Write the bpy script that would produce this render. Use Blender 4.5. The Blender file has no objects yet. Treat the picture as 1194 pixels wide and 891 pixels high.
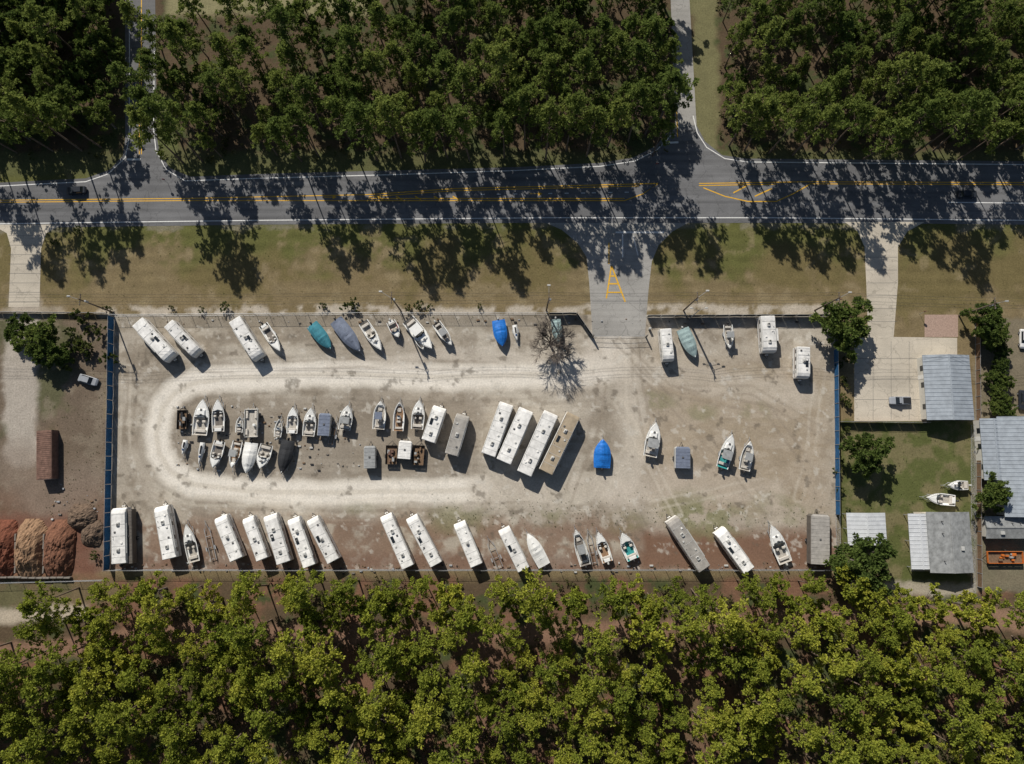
import bpy, math, random
import numpy as np
from mathutils import Vector
from mathutils.geometry import tessellate_polygon

random.seed(7)
scene = bpy.context.scene
COL = scene.collection
H = 160.0
TILT = math.radians(7.0)
F = 800.0
ct, st = math.cos(TILT), math.sin(TILT)

def W(px, py, h=0.0):
    dx = (px-597.0)/F; dy = (445.5-py)/F; dz = -1.0
    wy = dy*ct - dz*st
    wz = dy*st + dz*ct
    k = (h-H)/wz
    return (dx*k, wy*k - 0.0)

def P(X, Y, Z=0.0):
    z = Z-H
    cy = Y*ct + z*st
    cz = -Y*st + z*ct
    return 597.0 + F*X/(-cz), 445.5 - F*cy/(-cz)

# ------------------------------------------------------------------ noise
def _hash(ix, iy, s):
    n = (ix.astype(np.int64)*374761393 + iy.astype(np.int64)*668265263 + s*1442695041) & 0xffffffff
    n = ((n ^ (n >> 13))*1274126177) & 0xffffffff
    n = n ^ (n >> 16)
    return (n & 0xffff)/65535.0
def vnoise(x, y, s=0):
    ix = np.floor(x); iy = np.floor(y)
    fx = x-ix; fy = y-iy
    fx = fx*fx*(3-2*fx); fy = fy*fy*(3-2*fy)
    a = _hash(ix, iy, s); b = _hash(ix+1, iy, s); c = _hash(ix, iy+1, s); d = _hash(ix+1, iy+1, s)
    return (a*(1-fx)+b*fx)*(1-fy)+(c*(1-fx)+d*fx)*fy
def fbm(x, y, scale, s=0, o=4):
    r = 0; a = .5; t = 0; f = 1.0/scale
    for i in range(o):
        r = r + a*vnoise(x*f+17.3*i, y*f-9.1*i, s+i); t += a; a *= .55; f *= 2.1
    return r/t
def sstep(a, b, x):
    t = np.clip((x-a)/(b-a), 0, 1); return t*t*(3-2*t)
def mixc(c, d, m):
    return c*(1-m[..., None]) + np.array(d)*m[..., None]
def rmask(px, py, x0, y0, x1, y1, soft=4):
    return sstep(-soft, soft, px-x0)*sstep(-soft, soft, x1-px)*sstep(-soft, soft, py-y0)*sstep(-soft, soft, y1-py)
def segd(px, py, pts):
    d = np.full(px.shape, 1e9)
    for (ax, ay), (bx, by) in zip(pts[:-1], pts[1:]):
        vx, vy = bx-ax, by-ay
        t = np.clip(((px-ax)*vx+(py-ay)*vy)/(vx*vx+vy*vy), 0, 1)
        d = np.minimum(d, np.hypot(px-ax-t*vx, py-ay-t*vy))
    return d

# ------------------------------------------------------------------ materials
def nt(name):
    m = bpy.data.materials.new(name); m.use_nodes = True
    t = m.node_tree; b = t.nodes['Principled BSDF']
    return m, t, b
def N(t, typ, **kw):
    n = t.nodes.new(typ)
    for k, v in kw.items():
        if k in n.inputs: n.inputs[k].default_value = v
        else: setattr(n, k, v)
    return n
MATS = {}
def mat(name, col, rough=.6, var=.14, scale=1.2, metal=0, rnd=.12, spec=.3):
    if name in MATS: return MATS[name]
    m, t, b = nt(name)
    tc = N(t, 'ShaderNodeTexCoord')
    no = N(t, 'ShaderNodeTexNoise', Scale=scale, Detail=5.0, Roughness=.65)
    t.links.new(tc.outputs['Object'], no.inputs['Vector'])
    mr = N(t, 'ShaderNodeMapRange'); mr.inputs['From Min'].default_value = .3; mr.inputs['From Max'].default_value = .7
    mr.inputs['To Min'].default_value = 1-var; mr.inputs['To Max'].default_value = 1+var*.5
    t.links.new(no.outputs['Fac'], mr.inputs['Value'])
    oi = N(t, 'ShaderNodeObjectInfo')
    mr2 = N(t, 'ShaderNodeMapRange'); mr2.inputs['To Min'].default_value = 1-rnd; mr2.inputs['To Max'].default_value = 1+rnd*.3
    t.links.new(oi.outputs['Random'], mr2.inputs['Value'])
    mu = N(t, 'ShaderNodeMath', operation='MULTIPLY')
    t.links.new(mr.outputs[0], mu.inputs[0]); t.links.new(mr2.outputs[0], mu.inputs[1])
    vm = N(t, 'ShaderNodeVectorMath', operation='SCALE'); vm.inputs[0].default_value = col
    t.links.new(mu.outputs[0], vm.inputs['Scale'])
    t.links.new(vm.outputs[0], b.inputs['Base Color'])
    b.inputs['Roughness'].default_value = rough; b.inputs['Metallic'].default_value = metal
    b.inputs['Specular IOR Level'].default_value = spec
    MATS[name] = m
    return m

def ground_mat(name, amt=.35, bump=.05, fine=2.6):
    m, t, b = nt(name)
    at = N(t, 'ShaderNodeAttribute', attribute_name='gcol')
    tc = N(t, 'ShaderNodeTexCoord')
    n1 = N(t, 'ShaderNodeTexNoise', Scale=fine, Detail=6.0, Roughness=.75)
    n2 = N(t, 'ShaderNodeTexNoise', Scale=.35, Detail=5.0, Roughness=.7)
    n3 = N(t, 'ShaderNodeTexVoronoi', Scale=1.6)
    for n in (n1, n2, n3): t.links.new(tc.outputs['Object'], n.inputs['Vector'])
    def mr(src, a, bb, fm=.25, fM=.75):
        r = N(t, 'ShaderNodeMapRange'); r.inputs['From Min'].default_value = fm; r.inputs['From Max'].default_value = fM
        r.inputs['To Min'].default_value = a; r.inputs['To Max'].default_value = bb
        t.links.new(src, r.inputs['Value']); return r.outputs[0]
    a = mr(n1.outputs['Fac'], 1-amt*1.25, 1+amt)
    c = mr(n2.outputs['Fac'], 1-amt*.6, 1+amt*.4)
    mu = N(t, 'ShaderNodeMath', operation='MULTIPLY'); t.links.new(a, mu.inputs[0]); t.links.new(c, mu.inputs[1])
    d = mr(n3.outputs['Distance'], 1-amt*.5, 1.05, 0, .25)
    mu2 = N(t, 'ShaderNodeMath', operation='MULTIPLY'); t.links.new(mu.outputs[0], mu2.inputs[0]); t.links.new(d, mu2.inputs[1])
    vm = N(t, 'ShaderNodeVectorMath', operation='SCALE')
    t.links.new(at.outputs['Color'], vm.inputs[0]); t.links.new(mu2.outputs[0], vm.inputs['Scale'])
    t.links.new(vm.outputs[0], b.inputs['Base Color'])
    b.inputs['Roughness'].default_value = .95; b.inputs['Specular IOR Level'].default_value = .1
    bp = N(t, 'ShaderNodeBump', Strength=.9, Distance=bump); t.links.new(n1.outputs['Fac'], bp.inputs['Height'])
    t.links.new(bp.outputs[0], b.inputs['Normal'])
    return m

def asphalt_mat(name, col, streak=.16):
    m, t, b = nt(name)
    tc = N(t, 'ShaderNodeTexCoord')
    mp = N(t, 'ShaderNodeMapping'); mp.inputs['Scale'].default_value = (.03, .9, 1)
    t.links.new(tc.outputs['Object'], mp.inputs['Vector'])
    s = N(t, 'ShaderNodeTexNoise', Scale=1.0, Detail=3.0); t.links.new(mp.outputs[0], s.inputs['Vector'])
    n1 = N(t, 'ShaderNodeTexNoise', Scale=3.5, Detail=6.0, Roughness=.8); t.links.new(tc.outputs['Object'], n1.inputs['Vector'])
    n2 = N(t, 'ShaderNodeTexNoise', Scale=.12, Detail=5.0, Roughness=.6); t.links.new(tc.outputs['Object'], n2.inputs['Vector'])
    vo = N(t, 'ShaderNodeTexVoronoi', Scale=.22, feature='DISTANCE_TO_EDGE')
    nd = N(t, 'ShaderNodeVectorMath', operation='MULTIPLY_ADD'); nd.inputs[1].default_value = (3, 3, 0)
    n4 = N(t, 'ShaderNodeTexNoise', Scale=.6, Detail=4.0); t.links.new(tc.outputs['Object'], n4.inputs['Vector'])
    t.links.new(n4.outputs['Color'], nd.inputs[0]); t.links.new(tc.outputs['Object'], nd.inputs[2]); t.links.new(nd.outputs[0], vo.inputs['Vector'])
    def mr(src, a, bb, fm, fM):
        r = N(t, 'ShaderNodeMapRange'); r.inputs['From Min'].default_value = fm; r.inputs['From Max'].default_value = fM
        r.inputs['To Min'].default_value = a; r.inputs['To Max'].default_value = bb
        t.links.new(src, r.inputs['Value']); return r.outputs[0]
    outs = [mr(s.outputs['Fac'], 1-streak, 1+streak, .3, .7), mr(n1.outputs['Fac'], .8, 1.2, .25, .75),
            mr(n2.outputs['Fac'], .82, 1.15, .3, .7), mr(vo.outputs['Distance'], .72, 1.0, 0, .02)]
    cur = outs[0]
    for o in outs[1:]:
        mu = N(t, 'ShaderNodeMath', operation='MULTIPLY'); t.links.new(cur, mu.inputs[0]); t.links.new(o, mu.inputs[1]); cur = mu.outputs[0]
    vm = N(t, 'ShaderNodeVectorMath', operation='SCALE'); vm.inputs[0].default_value = col
    t.links.new(cur, vm.inputs['Scale']); t.links.new(vm.outputs[0], b.inputs['Base Color'])
    b.inputs['Roughness'].default_value = .9; b.inputs['Specular IOR Level'].default_value = .2
    return m

def leaf_mat(name, c0, c1, c2, trans=.34):
    m, t, b = nt(name)
    t.nodes.remove(b)
    at = N(t, 'ShaderNodeAttribute', attribute_name='tint')
    oi = N(t, 'ShaderNodeObjectInfo')
    ad = N(t, 'ShaderNodeMath', operation='MULTIPLY_ADD'); ad.inputs[1].default_value = .5
    m2 = N(t, 'ShaderNodeMath', operation='MULTIPLY'); m2.inputs[1].default_value = .5
    t.links.new(oi.outputs['Random'], m2.inputs[0]); t.links.new(at.outputs['Fac'], ad.inputs[0]); t.links.new(m2.outputs[0], ad.inputs[2])
    cr = N(t, 'ShaderNodeValToRGB')
    e = cr.color_ramp.elements
    e[0].position = 0; e[0].color = (*c0, 1); e[1].position = 1; e[1].color = (*c2, 1)
    k = e.new(.5); k.color = (*c1, 1)
    t.links.new(ad.outputs[0], cr.inputs[0])
    df = N(t, 'ShaderNodeBsdfDiffuse'); t.links.new(cr.outputs[0], df.inputs['Color'])
    tr = N(t, 'ShaderNodeBsdfTranslucent'); t.links.new(cr.outputs[0], tr.inputs['Color'])
    mx = N(t, 'ShaderNodeMixShader'); mx.inputs[0].default_value = trans
    t.links.new(df.outputs[0], mx.inputs[1]); t.links.new(tr.outputs[0], mx.inputs[2])
    t.links.new(mx.outputs[0], t.nodes['Material Output'].inputs['Surface'])
    return m

M_white = mat('rv_white', (.80, .79, .76), .45, .12, .9)
M_roofw = mat('rv_roof_white', (.82, .81, .78), .7, .28, .8)
M_roofg = mat('rv_roof_grey', (.36, .34, .31), .8, .3, .8)
M_roofd = mat('rv_roof_dark', (.13, .115, .10), .8, .3, .9)
M_rooft = mat('rv_roof_tan', (.38, .31, .22), .8, .25, .8)
M_stripe = mat('rv_stripe', (.18, .10, .06), .5)
M_stripeb = mat('rv_stripe_blue', (.05, .09, .2), .5)
M_glass = mat('dark_glass', (.02, .025, .03), .1, .05, spec=.6)
M_tyre = mat('tyre', (.02, .02, .02), .9)
M_steel = mat('galvanised_steel', (.42, .43, .44), .5, .15, metal=.3)
M_black = mat('black_paint', (.03, .03, .032), .5)
M_ac = mat('ac_shroud', (.50, .50, .48), .6, .15, 2.0)
M_vent = mat('vent_dark', (.12, .12, .12), .5)
M_gel = mat('gelcoat', (.80, .80, .77), .3, .08)
M_gelb = mat('gelcoat_blue', (.05, .12, .28), .3, .1)
M_gelr = mat('gelcoat_red', (.25, .03, .03), .3, .1)
M_floor = mat('cockpit_floor', (.45, .42, .37), .8, .3, 2.0)
M_floord = mat('cockpit_floor_dark', (.20, .18, .16), .8, .35, 2.0)
M_teal = mat('teal_vinyl', (.05, .32, .32), .6, .2)
M_seat = mat('seat_vinyl', (.58, .54, .48), .6, .2, 2)
M_tarpb = mat('tarp_blue', (.015, .18, .62), .6, .3, 1.6)
M_tarpt = mat('cover_teal', (.05, .22, .28), .8, .25, 1.5)
M_tarps = mat('cover_slate', (.18, .21, .28), .85, .25, 1.5)
M_tarpg = mat('cover_grey', (.34, .35, .35), .85, .25, 1.5)
M_tarpk = mat('cover_black', (.03, .032, .036), .8, .3, 1.5)
M_tarpa = mat('cover_aqua', (.30, .40, .40), .85, .2, 1.5)
M_wood = mat('wood_plank', (.20, .13, .08), .9, .4, 2.5)
M_rust = mat('rusty_steel', (.21, .125, .095), .9, .45, 1.2)
M_pole = mat('pole_wood', (.17, .13, .10), .9, .2)
M_conc = asphalt_mat('concrete', (.50, .45, .37), .06)
M_concd = asphalt_mat('concrete_old', (.32, .31, .29), .10)
M_asph = asphalt_mat('asphalt', (.152, .153, .158), .22)
M_asph2 = asphalt_mat('asphalt_side', (.145, .145, .147), .12)
M_pw = mat('paint_white', (.78, .78, .76), .7, .25, 2.5)
M_py = mat('paint_yellow', (.74, .42, .035), .7, .25, 2.5)
M_fblue = mat('fence_screen_blue', (.02, .11, .26), .8, .35, 1.5)
M_fdark = mat('fence_screen_dark', (.03, .04, .045), .85, .35, 1.5)
M_metalroof = mat('metal_roof_grey', (.38, .42, .46), .45, .22, .7, metal=.15)
M_metalroofw = mat('metal_roof_white', (.62, .64, .66), .5, .15, .7)
M_shing = mat('shingle_roof', (.30, .31, .31), .9, .4, 1.0)
M_wall = mat('house_wall', (.62, .60, .54), .8, .1)
M_bark = mat('pine_bark', (.19, .14, .105), .95, .4, 2.0)
M_barkg = mat('grey_bark', (.17, .145, .125), .95, .3, 2.0)
M_orange = mat('orange_paint', (.62, .17, .03), .6, .2)
M_mred = mat('mulch_red', (.20, .075, .045), 1, .5, 1.8)
M_mtan = mat('mulch_tan', (.32, .20, .12), 1, .45, 1.8)
M_mbrn = mat('mulch_brown', (.19, .09, .055), 1, .5, 1.8)
M_dirt = mat('soil_pile', (.17, .12, .085), 1, .5, 1.5)
M_paver = mat('pavers', (.42, .30, .24), .9, .35, 3)
M_block = mat('concrete_block', (.22, .20, .175), .9, .35, 2)
M_carblk = mat('car_paint_dark', (.03, .035, .045), .3)
M_carwht = mat('car_paint_white', (.75, .75, .74), .3)
M_carsil = mat('car_paint_silver', (.35, .37, .40), .35)
L_pine = leaf_mat('pine_needles', (.125, .165, .030), (.255, .290, .045), (.42, .415, .065), .36)
L_pine2 = leaf_mat('pine_needles_green', (.090, .135, .038), (.165, .215, .055), (.27, .305, .080), .45)
L_broad = leaf_mat('broad_leaves', (.135, .175, .030), (.265, .300, .045), (.43, .42, .065), .36)
L_oak = leaf_mat('oak_leaves', (.070, .105, .030), (.130, .178, .045), (.21, .25, .065), .4)
L_bush = leaf_mat('shrub_leaves', (.06, .085, .025), (.11, .14, .04), (.18, .18, .06))
L_under = leaf_mat('undergrowth_leaves', (.045, .060, .022), (.085, .095, .035), (.14, .125, .055))

# ------------------------------------------------------------------ mesh builder
class MB:
    def __init__(s): s.v = []; s.f = []; s.m = []; s.mats = []
    def mi(s, mt):
        if mt not in s.mats: s.mats.append(mt)
        return s.mats.index(mt)
    def add(s, vs, fs, mt):
        o = len(s.v); s.v.extend(vs); i = s.mi(mt)
        for f in fs: s.f.append(tuple(o+k for k in f)); s.m.append(i)
    def loft(s, rings, mt, cap0=True, cap1=True, mts=None):
        n = len(rings[0]); o = len(s.v)
        for r in rings: s.v.extend(r)
        for j in range(len(rings)-1):
            for k in range(n):
                a = o+j*n+k; b = o+j*n+(k+1) % n
                s.f.append((a, b, b+n, a+n)); s.m.append(s.mi(mts[k] if mts else mt))
        if cap0: s.f.append(tuple(o+k for k in range(n))[::-1]); s.m.append(s.mi(mt))
        if cap1: s.f.append(tuple(o+(len(rings)-1)*n+k for k in range(n))); s.m.append(s.mi(mt))
    def box(s, c, d, mt, bev=.0, top=1.0):
        cx, cy, cz = c; sx, sy, sz = d[0]/2, d[1]/2, d[2]/2
        if bev <= 0: bev = min(sx, sy, sz)*.12
        def ring(ix, iy, z, b):
            x, y = sx-ix, sy-iy; b = min(b, x*.9, y*.9)
            return [(cx-x+b, cy-y, z), (cx+x-b, cy-y, z), (cx+x, cy-y+b, z), (cx+x, cy+y-b, z), (cx+x-b, cy+y, z), (cx-x+b, cy+y, z), (cx-x, cy+y-b, z), (cx-x, cy-y+b, z)]
        i = sx*(1-top); j = sy*(1-top)
        s.loft([ring(0, 0, cz-sz, bev), ring(i*.9, j*.9, cz+sz-bev, bev), ring(i+bev, j+bev, cz+sz, bev)], mt)
    def cyl(s, p0, p1, r0, r1, mt, n=8, caps=True):
        p0 = Vector(p0); p1 = Vector(p1); d = (p1-p0)
        if d.length < 1e-6: return
        d.normalize(); u = d.cross(Vector((0, 0, 1)) if abs(d.z) < .9 else Vector((1, 0, 0))).normalized(); w = d.cross(u)
        R = []
        for p, r in ((p0, r0), (p1, r1)):
            R.append([tuple(p+(u*math.cos(6.28318*k/n)+w*math.sin(6.28318*k/n))*r) for k in range(n)])
        s.loft(R, mt, caps, caps)
    def wheel(s, x, y, r=.36, w=.24):
        s.cyl((x, y-w/2, r), (x, y+w/2, r), r, r, M_tyre, 12)
        s.cyl((x, y-w/2-.012, r), (x, y+w/2+.012, r), r*.5, r*.5, M_steel, 8)
    def obj(s, name, loc=(0, 0, 0), rot=0, parent=None, smooth=False):
        me = bpy.data.meshes.new(name); me.from_pydata(s.v, [], s.f)
        for mt in s.mats: me.materials.append(mt)
        me.polygons.foreach_set('material_index', s.m)
        if smooth: me.polygons.foreach_set('use_smooth', [True]*len(s.f))
        me.update()
        o = bpy.data.objects.new(name, me); o.location = loc; o.rotation_euler = (0, 0, rot)
        COL.objects.link(o)
        if parent: o.parent = parent
        return o

def pos(p0, p1, h):
    a = W(*p0, h); b = W(*p1, h)
    return ((a[0]+b[0])/2, (a[1]+b[1])/2), math.hypot(a[0]-b[0], a[1]-b[1]), math.atan2(b[1]-a[1], b[0]-a[0])

# ------------------------------------------------------------------ vehicles
def rv(p0, p1, wpx, kind='trailer', roof=None, stripe=None, ac=1, slide=0, name=None, Hh=3.25):
    c, L, ang = pos(p0, p1, 3.0)
    Wd = max(2.3, wpx*.195*.86)
    roof = roof or M_roofw; stripe = stripe or M_stripe
    mb = MB(); body = M_white
    L = L-.2
    z0 = .5
    def ring(x, w, zt, zb):
        h = w/2
        return [(x, -h, zb), (x, -h, zb+.9), (x, -h, zb+1.15), (x, -h, zt-.2), (x, -h+.05, zt-.07), (x, -h+.2, zt), (x, 0, zt+.05), (x, h-.2, zt), (x, h-.05, zt-.07), (x, h, zt-.2), (x, h, zb+1.15), (x, h, zb+.9), (x, h, zb)]
    mts = [body, stripe, body, body, roof, roof, roof, roof, body, body, stripe, body, body]
    if kind == 'motor':
        stn = [(-L/2, Wd*.97, Hh-.1, z0+.1), (-L/2+.12, Wd, Hh, z0), (L/2-.7, Wd, Hh, z0), (L/2-.25, Wd*.98, Hh-.12, z0), (L/2, Wd*.93, Hh-.5, z0+.05)]
    else:
        stn = [(-L/2, Wd*.97, Hh-.1, z0+.15), (-L/2+.12, Wd, Hh, z0), (L/2-1.1, Wd, Hh, z0), (L/2-.4, Wd*.99, Hh-.22, z0+.05), (L/2, Wd*.95, Hh-.85, z0+.3)]
    mb.loft([ring(*q) for q in stn], body, mts=mts)
    for sgn in (-1, 1):
        mb.box((-.1, sgn*(Wd/2-.12), Hh+.03), (L-1.6, .06, .05), M_ac)
    r = random.Random(int(p0[0]*31+p0[1]))
    k = -L/2+1.2+r.uniform(0, 1)
    while k < L/2-1.3:
        mb.box((k, 0, Hh+.045), (.07, Wd-.45, .03), M_ac); k += r.uniform(1.8, 3.2)
    xs = [-.05] if ac == 1 else [-L*.27, L*.2]
    for x in xs:
        mb.box((x*1.0+r.uniform(-.3, .3), 0, Hh+.2), (1.05, .78, .3), M_ac, .12, .9)
        mb.box((x+.0, 0, Hh+.37), (.4, .4, .03), M_vent)
    for k in range(4):
        x = -L*.42+L*.8*(k+.5)/4+r.uniform(-.4, .4)
        y = r.choice((-1, 1))*Wd*.22
        if min(abs(x-q) for q in xs) > .95:
            mb.box((x, y, Hh+.1), (.42, .42, .14), r.choice((M_vent, M_ac, M_ac, M_white)), .05)
    if r.random() < .35:
        mb.box((L*.05, Wd*.22, Hh+.09), (1.5, .65, .04), M_glass)
    for k in range(3):
        x = r.uniform(-L*.4, L*.35); mb.cyl((x, Wd*.33, Hh), (x, Wd*.33, Hh+.2), .06, .06, M_vent, 6)
    for y in (-.7, -.35): mb.cyl((-L/2-.06, y, 1.0), (-L/2-.06, y, Hh+.1), .025, .025, M_steel, 5)
    for k in range(6): mb.cyl((-L/2-.06, -.7, 1.1+.35*k), (-L/2-.06, -.35, 1.1+.35*k), .02, .02, M_steel, 5)
    mb.cyl((-L*.32, -Wd/2-.09, Hh-.22), (L*.22, -Wd/2-.09, Hh-.22), .08, .08, M_ac, 8)
    for sgn in (-1, 1):
        for x in (-L*.36, -L*.12, L*.14):
            mb.box((x, sgn*(Wd/2+.004), 2.2), (.9, .03, .55), M_glass)
    mb.box((L*.3, -Wd/2-.006, 1.65), (.7, .03, 1.9), M_ac)
    mb.box((-L/2-.004, .3, 2.25), (.03, 1.1, .5), M_glass)
    if slide:
        mb.box((L*.02, Wd/2+.28, 1.85), (L*.33, .62, 1.9), body, .06)
        mb.box((L*.02, Wd/2+.26, 2.83), (L*.33+.06, .66, .04), roof)
    if kind == 'motor':
        mb.box((L/2-.1, 0, 2.05), (.22, Wd*.86, .95), M_glass, .05)
        for y in (-Wd/2-.2, Wd/2+.2): mb.box((L/2-.15, y, 2.2), (.12, .2, .4), M_black)
        for x in (-L*.26, L*.34):
            for y in (-Wd/2+.2, Wd/2-.2): mb.wheel(x, y, .45, .3)
        mb.box((L/2, 0, .62), (.16, Wd*.9, .28), M_black)
    else:
        for dx in (-.48, .48):
            for y in (-Wd/2+.18, Wd/2-.18): mb.wheel(-L*.06+dx, y, .36, .22)
        for y in (-.75, .75): mb.cyl((L/2-.1, y, .5), (L/2+1.15, 0, .48), .05, .05, M_black, 5)
        for y in (-.2, .2): mb.cyl((L/2+.35, y, .5), (L/2+.35, y, 1.0), .15, .15, M_white, 8)
        mb.cyl((L/2+.95, 0, 0), (L/2+.95, 0, .8), .04, .04, M_steel, 6)
    mb.box((0, 0, .42), (L-.6, Wd-.5, .18), M_black)
    mb.obj(name or ('motorhome' if kind == 'motor' else 'travel_trailer'), (c[0], c[1], 0), ang)

def trailer_frame(mb, L, Wd):
    for y in (-Wd*.3, Wd*.3): mb.box((-.1, y, .5), (L*.86, .1, .12), M_steel)
    for x in (-L*.4, -L*.1, L*.2): mb.box((x, 0, .45), (.1, Wd*.62, .1), M_steel)
    for y in (-Wd*.3, Wd*.3): mb.cyl((L*.3, y, .5), (L*.5+.5, 0, .48), .05, .05, M_steel, 5)
    mb.cyl((L*.5+.4, 0, .48), (L*.5+1.1, 0, .48), .055, .055, M_steel, 5)
    mb.cyl((L*.5+.8, .0, 0), (L*.5+.8, 0, .8), .04, .04, M_steel, 5)
    for y in (-Wd/2-.02, Wd/2+.02):
        mb.wheel(-L*.12, y*.92, .32, .2)
        mb.box((-L*.12, y*.94, .72), (.95, .28, .06), M_steel)

def boat(p0, p1, wpx, kind='console', hull=None, cover=None, floor=None, name=None):
    c, L, ang = pos(p0, p1, 1.5)
    Wd = max(1.7, wpx*.195*.88); L = L-.2
    hull = hull or M_gel; floor = floor or M_floor
    mb = MB()
    n = 15
    rings = []
    closed_from = {'console': .80, 'bowrider': .62, 'cuddy': .48, 'tarp': 0.0, 'skiff': .86}.get(kind, .7)
    def hw(s): return Wd/2*(.93+.07*min(1, s*4))*(1-max(0, (s-.42)/.58)**2.3)+.03
    def gz(s): return 1.32+.28*s*s
    for i in range(n):
        s = i/(n-1); x = -L/2+L*s
        h = hw(s); g = gz(s); kz = .62+max(0, s-.6)**2*3.2
        kz = min(kz, g-.12)
        ch = h*.8; cz = kz+(g-kz)*.4
        rim = min(.16, h*.4)
        op = s < closed_from and s > .03
        fz = g-.5 if op else g+.05+.1*(1-abs(s-.8))
        hi = max(h-rim-.05, .01)
        rings.append([(x, 0, kz), (x, ch, cz), (x, h, g-.07), (x, h, g), (x, h-rim, g+.02), (x, hi, fz), (x, 0, fz+(0 if op else .05)), (x, -hi, fz), (x, -h+rim, g+.02), (x, -h, g), (x, -h, g-.07), (x, -ch, cz)])
    b = hull
    fl = M_gel if kind == 'tarp' else floor
    mts = [b, b, M_black, M_gel, M_gel, fl, fl, M_gel, M_gel, M_black, b, b]
    mb.loft(rings, b, mts=mts)
    base = len(mb.f)-(n-1)*12-2
    gi = mb.mi(M_gel)
    for j in range(n-1):
        if (j+.5)/(n-1) > closed_from:
            for k in (5, 6): mb.m[base+j*12+k] = gi
    Z = 1.32
    if kind == 'tarp':
        R = []
        rr = random.Random(int(p0[0]*7+p0[1]))
        for i in range(n):
            s = i/(n-1); x = -L/2-.05+(L+.1)*s; h = hw(s)+.05; g = gz(s)
            top = g+(.75*math.sin(min(1, s*1.6+.12)*math.pi*.5))*(1-max(0, (s-.55)/.45)**1.6)+.08+rr.uniform(-.09, .09)
            R.append([(x, h, g-.25), (x, h, g+.03), (x, h*.62, g+(top-g)*.62), (x, h*.12, top), (x, -h*.12, top), (x, -h*.62, g+(top-g)*.62), (x, -h, g+.03), (x, -h, g-.25)])
        mb.loft(R, cover or M_tarps)
        for x in (-L*.25, 0, L*.2): mb.box((x, 0, gz(.5)+.8), (.03, Wd*.2, .03), M_black)
    else:
        if kind in ('console', 'skiff'):
            mb.box((-L*.04, 0, Z+.05), (.9, .8, 1.0), M_gel, .1, .85)
            mb.box((L*.02, 0, Z+.7), (.08, .75, .35), M_glass)
            mb.box((-L*.04-1.0, 0, Z-.1), (.5, .95, .7), M_seat, .08)
            mb.box((-L*.4, 0, Z-.12), (.5, Wd*.62, .4), M_seat, .06)
            mb.box((L*.22, 0, Z-.3), (.9, Wd*.34, .3), M_seat, .06)
            if kind == 'console' and L > 5.5:
                for x in (-L*.12, L*.04):
                    for y in (-.55, .55): mb.cyl((x, y, Z-.4), (x, y, Z+1.55), .03, .03, M_steel, 5)
                mb.box((-L*.04, 0, Z+1.6), (L*.26, min(1.7, Wd*.75), .08), cover or M_tarpg, .03)
        elif kind == 'bowrider':
            for y in (-1, 1): mb.box((-L*.02, y*Wd*.24, Z-.1), (.55, Wd*.22, .75), M_seat, .1)
            for y in (-1, 1): mb.box((L*.09, y*Wd*.27, Z+.0), (.35, Wd*.26, .5), M_gel, .06)
            mb.box((-L*.36, 0, Z-.1), (.7, Wd*.72, .5), M_seat, .08)
            mb.box((-L*.44, 0, Z+.08), (.75, Wd*.55, .25), M_gel, .06)
            pts = [(L*.05, -Wd*.43), (L*.15, -Wd*.34), (L*.2, 0), (L*.15, Wd*.34), (L*.05, Wd*.43)]
            for (ax, ay), (bx, by) in zip(pts[:-1], pts[1:]):
                mb.add([(ax, ay, Z+.05), (bx, by, Z+.05), (bx-.22, by*.95, Z+.5), (ax-.22, ay*.95, Z+.5)], [(0, 1, 2, 3)], M_glass)
            if cover:
                mb.box((-L*.14, 0, Z+1.2), (L*.2, Wd*.8, .08), cover, .03)
                for y in (-1, 1):
                    for x in (-L*.2, -L*.06): mb.cyl((x, y*Wd*.42, Z), (x, y*Wd*.38, Z+1.2), .02, .02, M_steel, 5)
        elif kind == 'cuddy':
            mb.box((L*.12, 0, Z+.3), (L*.26, Wd*.66, .55), M_gel, .2, .8)
            for x in (L*.06, L*.2): mb.box((x, 0, Z+.6), (.5, .5, .06), M_vent)
            pts = [(-L*.06, -Wd*.42), (L*.05, -Wd*.33), (L*.09, 0), (L*.05, Wd*.33), (-L*.06, Wd*.42)]
            for (ax, ay), (bx, by) in zip(pts[:-1], pts[1:]):
                mb.add([(ax, ay, Z+.35), (bx, by, Z+.55), (bx-.3, by*.93, Z+1.0), (ax-.3, ay*.93, Z+.85)], [(0, 1, 2, 3)], M_glass)
            for y in (-1, 1): mb.box((-L*.12, y*Wd*.22, Z), (.6, Wd*.22, .8), M_seat, .1)
            mb.box((-L*.38, 0, Z-.1), (.7, Wd*.72, .5), M_seat, .08)
            if cover:
                mb.box((-L*.12, 0, Z+1.45), (L*.26, Wd*.78, .09), cover, .03)
                for y in (-1, 1):
                    for x in (-L*.22, -L*.02): mb.cyl((x, y*Wd*.42, Z), (x, y*Wd*.37, Z+1.42), .02, .02, M_steel, 5)
        pr = None
        for sgn in (-1, 1):
            pr = None
            for i in range(8, 15):
                s = min(i/14, .97); q = (-L/2+L*s, sgn*(hw(s)-.06), gz(s)+.38)
                mb.cyl((q[0], q[1], gz(s)), q, .018, .018, M_steel, 4, False)
                if pr: mb.cyl(pr, q, .02, .02, M_steel, 4, False)
                pr = q
    xo = -L/2-.35
    mo = random.Random(int(p0[0])).choice((M_black, M_black, M_ac))
    mb.box((xo, 0, 1.55), (.6, .42, .62), mo, .1, .85)
    mb.box((xo, 0, .95), (.24, .18, .75), mo, .03)
    mb.box((xo+.25, 0, 1.2), (.16, .4, .35), M_black, .03)
    trailer_frame(mb, L, Wd)
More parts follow.
